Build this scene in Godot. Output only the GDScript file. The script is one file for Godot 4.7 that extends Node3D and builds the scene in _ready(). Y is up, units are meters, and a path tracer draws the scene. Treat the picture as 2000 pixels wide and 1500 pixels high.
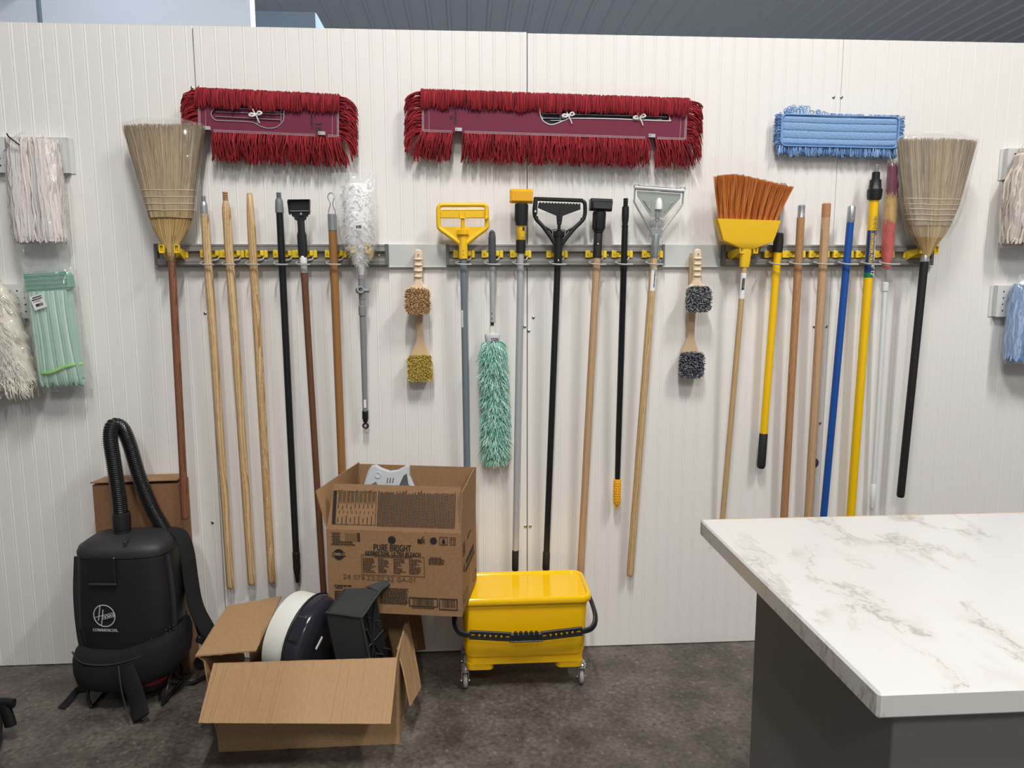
extends Node3D

# ---------------------------------------------------------------- mesh builder
class MB:
	var v := PackedVector3Array()
	var n := PackedVector3Array()
	var uv := PackedVector2Array()
	var c := PackedColorArray()
	var ix := PackedInt32Array()
	var col := Color.WHITE
	var tinted := false

	func tint(k: Color) -> MB:
		col = k
		tinted = true
		return self

	func vert(p: Vector3, nn: Vector3, t := Vector2.ZERO) -> int:
		v.append(p)
		n.append(nn)
		uv.append(t)
		c.append(col)
		return v.size() - 1

	func tri(a: int, b: int, d: int) -> void: # counter-clockwise seen from the front
		ix.append(a)
		ix.append(d)
		ix.append(b)

	func quad(p0: Vector3, p1: Vector3, p2: Vector3, p3: Vector3) -> void:
		var nn := (p1 - p0).cross(p3 - p0)
		if nn.length_squared() < 1e-16:
			nn = (p2 - p1).cross(p3 - p1)
		nn = nn.normalized()
		var w := p0.distance_to(p1)
		var h := p0.distance_to(p3)
		var a := vert(p0, nn, Vector2(0, 0))
		var b := vert(p1, nn, Vector2(w, 0))
		var d := vert(p2, nn, Vector2(w, h))
		var e := vert(p3, nn, Vector2(0, h))
		tri(a, b, d)
		tri(a, d, e)

	func tri3(p0: Vector3, p1: Vector3, p2: Vector3) -> void:
		var nn := (p1 - p0).cross(p2 - p0).normalized()
		tri(vert(p0, nn), vert(p1, nn), vert(p2, nn))

	# chamfered box, its own axes given by b
	func box(at: Vector3, size: Vector3, ch := 0.0, b := Basis.IDENTITY) -> MB:
		var h := size * 0.5
		ch = minf(ch, minf(h.x, minf(h.y, h.z)) * 0.98)
		var axes := [Vector3.RIGHT, Vector3.UP, Vector3.BACK]
		for k in 3:
			for s: float in [-1.0, 1.0]:
				var u: Vector3 = axes[(k + 1) % 3]
				var w: Vector3 = axes[(k + 2) % 3]
				var f: Vector3 = axes[k] * s * h[k]
				var hu: Vector3 = u * (h[(k + 1) % 3] - ch)
				var hw: Vector3 = w * (h[(k + 2) % 3] - ch)
				if s > 0:
					quad(at + b * (f - hu - hw), at + b * (f + hu - hw), at + b * (f + hu + hw), at + b * (f - hu + hw))
				else:
					quad(at + b * (f - hu + hw), at + b * (f + hu + hw), at + b * (f + hu - hw), at + b * (f - hu - hw))
		if ch <= 0.0:
			return self
		for k in 3:
			var i := (k + 1) % 3
			var j := (k + 2) % 3
			for si: float in [-1.0, 1.0]:
				for sj: float in [-1.0, 1.0]:
					var p := Vector3.ZERO
					p[i] = si * h[i]
					p[j] = sj * (h[j] - ch)
					var q := Vector3.ZERO
					q[i] = si * (h[i] - ch)
					q[j] = sj * h[j]
					var e := Vector3.ZERO
					e[k] = h[k] - ch
					if si * sj > 0:
						quad(at + b * (p - e), at + b * (q - e), at + b * (q + e), at + b * (p + e))
					else:
						quad(at + b * (q - e), at + b * (p - e), at + b * (p + e), at + b * (q + e))
		for sx: float in [-1.0, 1.0]:
			for sy: float in [-1.0, 1.0]:
				for sz: float in [-1.0, 1.0]:
					var a := at + b * Vector3(sx * h.x, sy * (h.y - ch), sz * (h.z - ch))
					var d := at + b * Vector3(sx * (h.x - ch), sy * h.y, sz * (h.z - ch))
					var e := at + b * Vector3(sx * (h.x - ch), sy * (h.y - ch), sz * h.z)
					if sx * sy * sz > 0:
						tri3(a, d, e)
					else:
						tri3(a, e, d)
		return self

	# tube along points; r is one radius or one per point; flat squeezes the section along its second axis
	func tube(p: PackedVector3Array, r, sides := 8, cap := true, squeeze := 1.0, up0 := Vector3.ZERO, closed := false) -> MB:
		var m := p.size()
		if m < 2:
			return self
		var start := v.size()
		var up := up0
		var t0 := (p[1] - p[0]).normalized()
		if up == Vector3.ZERO:
			up = Vector3.UP if absf(t0.y) < 0.9 else Vector3.RIGHT
		var run := 0.0
		var first_n := PackedVector3Array()
		var count := m + 1 if closed else m
		for i in count:
			var k := i % m
			var t: Vector3
			if closed:
				t = (p[(k + 1) % m] - p[(k + m - 1) % m]).normalized()
			elif k == 0:
				t = t0
			elif k == m - 1:
				t = (p[k] - p[k - 1]).normalized()
			else:
				t = (p[k + 1] - p[k - 1]).normalized()
			if i > 0:
				run += p[k].distance_to(p[(k + m - 1) % m])
			var a := (up - t * up.dot(t))
			if a.length_squared() < 1e-8:
				a = t.cross(Vector3(0.3, 0.5, 0.8))
			a = a.normalized()
			up = a
			var bb := t.cross(a)
			var rr: float = r if r is float else r[k]
			var slope := 0.0
			if not (r is float) and not closed:
				var k0 := maxi(k - 1, 0)
				var k1 := mini(k + 1, m - 1)
				slope = (r[k1] - r[k0]) / maxf(p[k0].distance_to(p[k1]), 1e-6)
			for s in sides + 1:
				var an := TAU * s / sides
				var cs := cos(an)
				var sn := sin(an)
				var nn := (a * cs * squeeze + bb * sn).normalized() if squeeze != 1.0 else a * cs + bb * sn
				if slope != 0.0:
					nn = (nn - t * slope).normalized()
				v.append(p[k] + (a * cs + bb * sn * squeeze) * rr)
				n.append(nn)
				uv.append(Vector2(float(s) / sides, run))
				c.append(col)
		for i in count - 1:
			for s in sides:
				var a := start + i * (sides + 1) + s
				var b := a + sides + 1
				tri(a, a + 1, b + 1)
				tri(a, b + 1, b)
		if cap and not closed:
			for e in 2:
				var base := start if e == 0 else start + (count - 1) * (sides + 1)
				var nn := -t0 if e == 0 else (p[m - 1] - p[m - 2]).normalized()
				var ce := vert(p[0] if e == 0 else p[m - 1], nn, Vector2(0.5, 0.5))
				var ring := PackedInt32Array()
				for s in sides:
					ring.append(vert(v[base + s], nn, uv[base + s]))
				for s in sides:
					if e == 0:
						tri(ce, ring[(s + 1) % sides], ring[s])
					else:
						tri(ce, ring[s], ring[(s + 1) % sides])
		return self

	# thin strand: like tube without caps, cheaper
	func strand(p: PackedVector3Array, r: float, sides := 4) -> void:
		var m := p.size()
		var start := v.size()
		var up := Vector3(0.31, 0.2, 0.93)
		for k in m:
			var t: Vector3 = (p[mini(k + 1, m - 1)] - p[maxi(k - 1, 0)]).normalized()
			var a := (up - t * up.dot(t)).normalized()
			var bb := t.cross(a)
			var rr := r if k < m - 1 else r * 0.6
			for s in sides:
				var an := TAU * s / sides
				var nn := a * cos(an) + bb * sin(an)
				v.append(p[k] + nn * rr)
				n.append(nn)
				uv.append(Vector2(float(s) / sides, float(k) / m))
				c.append(col)
		for k in m - 1:
			for s in sides:
				var a := start + k * sides + s
				var a1 := start + k * sides + (s + 1) % sides
				tri(a, a1, a1 + sides)
				tri(a, a1 + sides, a + sides)

	# lathe round the y axis of xf; profile points are (radius, height), going up on the outside
	func lathe(prof: Array, seg := 20, xf := Transform3D.IDENTITY, ex := 1.0, ez := 1.0) -> MB:
		var m := prof.size()
		var sn := []
		for i in m - 1:
			var d: Vector2 = prof[i + 1] - prof[i]
			sn.append(Vector2(d.y, -d.x).normalized())
		var run := 0.0
		for i in m - 1:
			var p: Vector2 = prof[i]
			var q: Vector2 = prof[i + 1]
			if p.is_equal_approx(q):
				continue
			var n0: Vector2 = sn[i]
			var n1: Vector2 = sn[i]
			if i > 0 and sn[i].dot(sn[i - 1]) > 0.8:
				n0 = (sn[i] + sn[i - 1]).normalized()
			if i < m - 2 and sn[i].dot(sn[i + 1]) > 0.8:
				n1 = (sn[i] + sn[i + 1]).normalized()
			var st := v.size()
			var len := p.distance_to(q)
			for s in seg + 1:
				var an := TAU * s / seg
				var cs := cos(an)
				var si := sin(an)
				var d0 := Vector3(cs * n0.x / ex, n0.y, -si * n0.x / ez).normalized()
				var d1 := Vector3(cs * n1.x / ex, n1.y, -si * n1.x / ez).normalized()
				vert(xf * Vector3(cs * p.x * ex, p.y, -si * p.x * ez), xf.basis * d0, Vector2(float(s) / seg, p.y))
				vert(xf * Vector3(cs * q.x * ex, q.y, -si * q.x * ez), xf.basis * d1, Vector2(float(s) / seg, q.y if absf(q.y - p.y) > 1e-5 else run + len))
			run += len
			for s in seg:
				var a := st + s * 2
				tri(a, a + 2, a + 3)
				tri(a, a + 3, a + 1)
		return self

	# polygon (counter-clockwise seen from +z of xf) pulled out by depth along +z, edges of the front face chamfered
	func plate(poly: PackedVector2Array, depth: float, xf := Transform3D.IDENTITY, ch := 0.0, back := true) -> MB:
		if not Geometry2D.is_polygon_clockwise(poly) == false:
			poly = poly.duplicate()
			poly.reverse()
		var m := poly.size()
		var inner := PackedVector2Array()
		for i in m:
			if ch <= 0.0:
				inner.append(poly[i])
				continue
			var e0 := (poly[i] - poly[(i + m - 1) % m]).normalized()
			var e1 := (poly[(i + 1) % m] - poly[i]).normalized()
			var n0 := Vector2(-e0.y, e0.x)
			var n1 := Vector2(-e1.y, e1.x)
			var mm := n0 + n1
			mm = mm / maxf(mm.length_squared() * 0.5, 0.35)
			inner.append(poly[i] + mm * ch)
		var t := Geometry2D.triangulate_polygon(inner)
		if t.is_empty():
			t = Geometry2D.triangulate_polygon(poly)
		var b := xf.basis
		var nz := b.z.normalized()
		var st := v.size()
		for i in m:
			vert(xf * Vector3(inner[i].x, inner[i].y, depth), nz, inner[i])
		for i in range(0, t.size(), 3):
			var a2: Vector2 = inner[t[i]]
			var o := (inner[t[i + 1]] - a2).cross(inner[t[i + 2]] - a2)
			if o > 0:
				tri(st + t[i], st + t[i + 1], st + t[i + 2])
			else:
				tri(st + t[i], st + t[i + 2], st + t[i + 1])
		if back:
			st = v.size()
			for i in m:
				vert(xf * Vector3(poly[i].x, poly[i].y, 0), -nz, poly[i])
			var tb := Geometry2D.triangulate_polygon(poly)
			for i in range(0, tb.size(), 3):
				var a2: Vector2 = poly[tb[i]]
				var o := (poly[tb[i + 1]] - a2).cross(poly[tb[i + 2]] - a2)
				if o > 0:
					tri(st + tb[i], st + tb[i + 2], st + tb[i + 1])
				else:
					tri(st + tb[i], st + tb[i + 1], st + tb[i + 2])
		for i in m:
			var j := (i + 1) % m
			quad(xf * Vector3(poly[i].x, poly[i].y, 0), xf * Vector3(poly[j].x, poly[j].y, 0), xf * Vector3(poly[j].x, poly[j].y, depth - ch), xf * Vector3(poly[i].x, poly[i].y, depth - ch))
			if ch > 0.0:
				quad(xf * Vector3(poly[i].x, poly[i].y, depth - ch), xf * Vector3(poly[j].x, poly[j].y, depth - ch), xf * Vector3(inner[j].x, inner[j].y, depth), xf * Vector3(inner[i].x, inner[i].y, depth))
		return self

	# rectangular cell of a plate with an elliptical hole through it
	func cell(x0: float, x1: float, y0: float, y1: float, hc: Vector2, hr: Vector2, depth: float, xf := Transform3D.IDENTITY, seg := 16) -> MB:
		var o := PackedVector2Array()
		var h := PackedVector2Array()
		var mid := Vector2((x0 + x1) * 0.5, (y0 + y1) * 0.5)
		var hx := (x1 - x0) * 0.5
		var hy := (y1 - y0) * 0.5
		for s in seg:
			var an := TAU * s / seg
			var d := Vector2(cos(an), sin(an))
			o.append(mid + d / maxf(absf(d.x), absf(d.y)) * Vector2(hx, hy))
			h.append(hc + d * hr)
		for s in seg:
			var t := (s + 1) % seg
			quad(xf * Vector3(h[s].x, h[s].y, depth), xf * Vector3(o[s].x, o[s].y, depth), xf * Vector3(o[t].x, o[t].y, depth), xf * Vector3(h[t].x, h[t].y, depth))
			quad(xf * Vector3(h[t].x, h[t].y, 0), xf * Vector3(o[t].x, o[t].y, 0), xf * Vector3(o[s].x, o[s].y, 0), xf * Vector3(h[s].x, h[s].y, 0))
			quad(xf * Vector3(h[s].x, h[s].y, 0), xf * Vector3(h[s].x, h[s].y, depth), xf * Vector3(h[t].x, h[t].y, depth), xf * Vector3(h[t].x, h[t].y, 0))
		return self

	# grid of points g[row][col] as a smooth surface; front face where columns x rows is counter-clockwise
	func grid(g: Array, wrap := false, flip := false) -> MB:
		var rows := g.size()
		var cols: int = g[0].size()
		var st := v.size()
		for r in rows:
			for k in cols:
				var l: Vector3 = g[r][(k + cols - 1) % cols] if wrap else g[r][maxi(k - 1, 0)]
				var rr: Vector3 = g[r][(k + 1) % cols] if wrap else g[r][mini(k + 1, cols - 1)]
				var d: Vector3 = g[maxi(r - 1, 0)][k]
				var u: Vector3 = g[mini(r + 1, rows - 1)][k]
				var nn := (rr - l).cross(u - d).normalized()
				vert(g[r][k], -nn if flip else nn, Vector2(float(k) / (cols - 1), float(r) / (rows - 1)))
		var last := cols if wrap else cols - 1
		for r in rows - 1:
			for k in last:
				var a := st + r * cols + k
				var b := st + r * cols + (k + 1) % cols
				if flip:
					tri(a, b + cols, b)
					tri(a, a + cols, b + cols)
				else:
					tri(a, b, b + cols)
					tri(a, b + cols, a + cols)
		return self

	# a sheet with thickness from a grid
	func sheet(g: Array, thick: float) -> MB:
		var rows := g.size()
		var cols: int = g[0].size()
		var b := []
		for r in rows:
			var row := []
			for k in cols:
				var l: Vector3 = g[r][maxi(k - 1, 0)]
				var rr: Vector3 = g[r][mini(k + 1, cols - 1)]
				var d: Vector3 = g[maxi(r - 1, 0)][k]
				var u: Vector3 = g[mini(r + 1, rows - 1)][k]
				row.append(g[r][k] - (rr - l).cross(u - d).normalized() * thick)
			b.append(row)
		grid(g)
		grid(b, false, true)
		for k in cols - 1:
			quad(b[0][k], b[0][k + 1], g[0][k + 1], g[0][k])
			quad(g[rows - 1][k], g[rows - 1][k + 1], b[rows - 1][k + 1], b[rows - 1][k])
		for r in rows - 1:
			quad(b[r + 1][0], b[r][0], g[r][0], g[r + 1][0])
			quad(b[r][cols - 1], b[r + 1][cols - 1], g[r + 1][cols - 1], g[r][cols - 1])
		return self

	# loft through rings of equal size (each an array of points, counter-clockwise seen from the far end)
	func loft(rings: Array, cap0 := true, cap1 := true) -> MB:
		grid(rings, true)
		var m: int = rings[0].size()
		for e in 2:
			if (e == 0 and not cap0) or (e == 1 and not cap1):
				continue
			var ring: Array = rings[0] if e == 0 else rings[rings.size() - 1]
			var ce := Vector3.ZERO
			for p: Vector3 in ring:
				ce += p
			ce /= m
			for s in m:
				if e == 0:
					tri3(ce, ring[(s + 1) % m], ring[s])
				else:
					tri3(ce, ring[s], ring[(s + 1) % m])
		return self

	func mesh() -> ArrayMesh:
		var a := []
		a.resize(Mesh.ARRAY_MAX)
		a[Mesh.ARRAY_VERTEX] = v
		a[Mesh.ARRAY_NORMAL] = n
		a[Mesh.ARRAY_TEX_UV] = uv
		if tinted:
			a[Mesh.ARRAY_COLOR] = c
		a[Mesh.ARRAY_INDEX] = ix
		var am := ArrayMesh.new()
		am.add_surface_from_arrays(Mesh.PRIMITIVE_TRIANGLES, a)
		return am

# ---------------------------------------------------------------- naming
var taken := {}
var rng := RandomNumberGenerator.new()
var M := {}

func numbered(called: String) -> String:
	if not taken.has(called):
		taken[called] = 0
		return called
	taken[called] += 1
	return "%s_%03d" % [called, taken[called]]

func thing(called: String, label: String, category: String, at := Vector3.ZERO, group := "", b := Basis.IDENTITY) -> Node3D:
	var o := Node3D.new()
	o.name = numbered(called)
	add_child(o)
	o.transform = Transform3D(b, at)
	o.set_meta("label", label)
	o.set_meta("category", category)
	if group:
		o.set_meta("group", group)
	return o

func part(called: String, mb: MB, m: Material, parent: Node3D, label := "") -> MeshInstance3D:
	var o := MeshInstance3D.new()
	o.name = called
	o.mesh = mb.mesh()
	o.material_override = m
	o.cast_shadow = GeometryInstance3D.SHADOW_CASTING_SETTING_ON
	parent.add_child(o, true)
	if label:
		o.set_meta("label", label)
	return o

func again(o: MeshInstance3D, parent: Node3D, xf: Transform3D) -> MeshInstance3D:
	var d := MeshInstance3D.new()
	d.name = o.name
	d.mesh = o.mesh
	d.material_override = o.material_override
	d.transform = xf
	parent.add_child(d, true)
	return d

func struct(called: String, mb: MB, m: Material, parent: Node3D = self) -> MeshInstance3D:
	var o := part(called, mb, m, parent)
	if parent == self:
		o.set_meta("kind", "structure")
	return o

func V(x: float, y: float, z := 0.0) -> Vector3:
	return Vector3(x, y, z)

func pts(a: Array) -> PackedVector3Array:
	return PackedVector3Array(a)

func poly(a: Array) -> PackedVector2Array:
	var o := PackedVector2Array()
	for i in range(0, a.size(), 2):
		o.append(Vector2(a[i], a[i + 1]))
	return o

func prof(a: Array) -> Array:
	var o := []
	for i in range(0, a.size(), 2):
		o.append(Vector2(a[i], a[i + 1]))
	return o

func smooth(a: Array, step := 6) -> PackedVector3Array: # Catmull-Rom through the points
	var o := PackedVector3Array()
	var m := a.size()
	for i in m - 1:
		var p0: Vector3 = a[maxi(i - 1, 0)]
		var p1: Vector3 = a[i]
		var p2: Vector3 = a[i + 1]
		var p3: Vector3 = a[mini(i + 2, m - 1)]
		for s in step:
			o.append(p1.cubic_interpolate(p2, p0, p3, float(s) / step))
	o.append(a[m - 1])
	return o

func at_xf(p: Vector3, b := Basis.IDENTITY) -> Transform3D:
	return Transform3D(b, p)

func rot(x: float, y: float, z: float) -> Basis:
	return Basis.from_euler(Vector3(deg_to_rad(x), deg_to_rad(y), deg_to_rad(z)))

func round_rect(w: float, h: float, r: float, seg := 5) -> Array: # points of a rounded rectangle, counter-clockwise
	var o := []
	var cs := [Vector2(w / 2 - r, h / 2 - r), Vector2(-w / 2 + r, h / 2 - r), Vector2(-w / 2 + r, -h / 2 + r), Vector2(w / 2 - r, -h / 2 + r)]
	for k in 4:
		for s in seg + 1:
			var an := PI / 2 * k + PI / 2 * s / seg
			o.append(cs[k] + Vector2(cos(an), sin(an)) * r)
	return o

func ring_y(w: float, d: float, r: float, at: Vector3, seg := 5) -> Array: # rounded rectangle lying flat at a height; seen from above it runs counter-clockwise
	var o := []
	for p: Vector2 in round_rect(w, d, r, seg):
		o.append(at + Vector3(p.x, 0, -p.y))
	return o

# ---------------------------------------------------------------- materials
func mat(called: String, k: Color, rough: float, metal := 0.0) -> StandardMaterial3D:
	var m := StandardMaterial3D.new()
	m.resource_name = called
	m.albedo_color = k
	m.roughness = rough
	m.metallic = metal
	M[called] = m
	return m

func rgb(r: int, g: int, b: int) -> Color:
	return Color(r / 255.0, g / 255.0, b / 255.0)

func lin(r: int, g: int, b: int) -> Color:
	return rgb(r, g, b).srgb_to_linear()

func vmat(called: String, rough: float) -> StandardMaterial3D: # colour comes from the strands' own colours
	var m := mat(called, Color.WHITE, rough)
	m.vertex_color_use_as_albedo = true
	return m

func tex(img: Image) -> ImageTexture:
	img.generate_mipmaps()
	return ImageTexture.create_from_image(img)

# long-grained wood wrapped round a pole: growth rings of a log cut by a cylinder
func wood(called: String, light: Color, dark: Color, seed_: int, spacing := 0.0045, off := 0.03, sharp := 2.0, rough := 0.5) -> StandardMaterial3D:
	var w := 64
	var h := 768
	var nz := FastNoiseLite.new()
	nz.seed = seed_
	nz.frequency = 1.0
	nz.fractal_octaves = 2
	var img := Image.create(w, h, false, Image.FORMAT_RGB8)
	for y in h:
		var yy := 1.5 * y / h
		var drift := nz.get_noise_2d(yy * 1.3, 5.0) * 0.012
		var ox := off + drift
		for x in w:
			var an := TAU * x / w
			var px := cos(an) * 0.015 + ox
			var pz := sin(an) * 0.015 + nz.get_noise_2d(yy * 0.8, 31.0) * 0.01
			var d := sqrt(px * px + pz * pz) + nz.get_noise_3d(px * 60.0, yy * 2.2, pz * 60.0) * 0.004
			var f := fposmod(d / spacing, 1.0)
			var ring := pow(f, sharp)
			var fine := nz.get_noise_3d(px * 900.0, yy * 14.0, pz * 900.0) * 0.5 + 0.5
			var k := light.lerp(dark, clampf(ring * 0.8 + fine * 0.28 - 0.08, 0, 1))
			img.set_pixel(x, h - 1 - y, k)
	var m := mat(called, Color.WHITE, rough)
	m.albedo_texture = tex(img)
	m.uv1_scale = Vector3(1, 1.0 / 1.5, 1)
	return m

func noise_img(size: int, seed_: int, freq: float, octaves: int, ramp: Callable, contrast := 1.0) -> Image:
	var nz := FastNoiseLite.new()
	nz.seed = seed_
	nz.frequency = freq
	nz.fractal_octaves = octaves
	var src := nz.get_seamless_image(size, size)
	var img := Image.create(size, size, false, Image.FORMAT_RGB8)
	for y in size:
		for x in size:
			img.set_pixel(x, y, ramp.call(clampf((src.get_pixel(x, y).r - 0.5) * contrast + 0.5, 0, 1)))
	return img

# flat ink lettering, standing a fraction of a millimetre proud of what it is printed on
func letters(called: String, s: String, high: float, at: Vector3, b: Basis, m: Material, parent: Node3D, wide := 1.0, font := "Droid Sans", weight := 700) -> MeshInstance3D:
	var f := SystemFont.new()
	f.font_names = PackedStringArray([font])
	var t := TextMesh.new()
	t.text = s
	t.font = f
	t.font_size = 32
	t.pixel_size = high / 23.0
	t.depth = 0.0006
	t.curve_step = 4.0
	# heavy letters: the same outlines printed with a little spread
	var st := SurfaceTool.new()
	var spread := [-0.05, 0.0, 0.05] if weight >= 700 else [0.0]
	for k: float in spread:
		st.append_from(t, 0, Transform3D(Basis.IDENTITY, Vector3(k * high, 0, k * 0.001)))
	var o := MeshInstance3D.new()
	o.name = called
	o.mesh = st.commit()
	o.material_override = m
	o.transform = Transform3D(b * Basis.from_scale(Vector3(wide, 1, 1)), at)
	parent.add_child(o, true)
	return o

# ---------------------------------------------------------------- the place
func _ready() -> void:
	rng.seed = 20240611
	view_and_light()
	materials()
	setting()
	rails()
	wall_tools()
	mops_and_pads()
	side_stock()
	shade_cabinets()
	floor_things()
	counter()

func view_and_light() -> void:
	var cam := Camera3D.new()
	cam.name = "camera"
	add_child(cam)
	cam.position = Vector3(-0.2304, 1.4716, 2.7738)
	cam.rotation = Vector3(-0.12755, -0.06111, -0.00285)
	cam.fov = 57.046
	cam.near = 0.05
	cam.far = 60.0
	cam.current = true
	var e := Environment.new()
	e.background_mode = Environment.BG_COLOR
	e.background_color = Color(0, 0, 0)
	e.tonemap_mode = Environment.TONE_MAPPER_LINEAR
	e.tonemap_exposure = 1.05
	e.sdfgi_enabled = true
	e.ssao_enabled = true
	e.ssil_enabled = true
	var we := WorldEnvironment.new()
	we.name = "environment"
	we.environment = e
	add_child(we)
	mat("lamp_face", rgb(255, 250, 242), 0.5)
	M.lamp_face.emission_enabled = true
	M.lamp_face.emission = Color(1.0, 0.96, 0.9)
	M.lamp_face.emission_energy_multiplier = 3.0
	mat("added_lamp_face_cool", rgb(240, 246, 255), 0.5)  # glowing face of the two added cool lamps
	M.added_lamp_face_cool.emission_enabled = true
	M.added_lamp_face_cool.emission = Color(0.8, 0.9, 1.0)
	M.added_lamp_face_cool.emission_energy_multiplier = 2.0
	mat("lamp_case", rgb(225, 225, 225), 0.4)
	var warm := Color(0.985, 0.975, 0.965)
	# strip lamps hang crosswise to the display wall, over the aisle in front of it
	strip_lamp(Vector3(2.3, 5.3, 2.7), 1.2, 13.5, warm, "white strip lamp over the counter in front of the panel wall")
	strip_lamp(Vector3(-0.3, 5.3, 2.6), 1.2, 15.0, warm, "white strip lamp over the aisle in front of the bucket")
	strip_lamp(Vector3(-0.7, 5.3, 6.2), 1.2, 14.0, warm, "white strip lamp over the aisle beyond the added shade cabinets")
	strip_lamp(Vector3(3.4, 5.3, 6.2), 1.2, 8.0, warm, "white strip lamp deep in the shop beyond the counter")
	strip_lamp(Vector3(1.5, 5.3, -4.2), 1.2, 115.0, Color(0.86, 0.92, 1.0), "added cool strip lamp standing in for daylight in the bay behind the panel wall", true)  # unseen lamp added to light the far ceiling in place of daylight
	strip_lamp(Vector3(-2.3, 3.75, -1.05), 1.0, 0.42, Color(0.78, 0.88, 1.0), "added cool strip lamp standing in for daylight close to the painted block wall", true)  # added out of view to brighten the block wall with a cool tone

func strip_lamp(at: Vector3, length: float, power: float, k: Color, label: String, cool := false) -> void:
	var o := thing("strip_lamp", label, "lamp", at, "strip lamps under the ceiling")
	part("casing", MB.new().box(V(0, 0.035, 0), V(0.17, 0.07, length), 0.01), M.lamp_case, o)
	part("diffuser", MB.new().box(V(0, -0.006, 0), V(0.14, 0.012, length - 0.03), 0.004), M.added_lamp_face_cool if cool else M.lamp_face, o)
	for s: float in [-0.4, 0.4]:
		part("hanger", MB.new().tube(pts([V(0, 0.07, s * length), V(0, 5.7 - at.y, s * length)]), 0.003, 6), M.lamp_case, o)
	var l := AreaLight3D.new()
	l.name = "light"
	l.area_size = Vector2(0.14, length - 0.03)
	l.light_energy = power
	l.light_color = k
	l.area_range = 14.0
	l.area_attenuation = 2.0
	l.shadow_enabled = true
	l.rotation = Vector3(-PI / 2, 0, 0)
	l.position = V(0, -0.014, 0)
	o.add_child(l)

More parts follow.
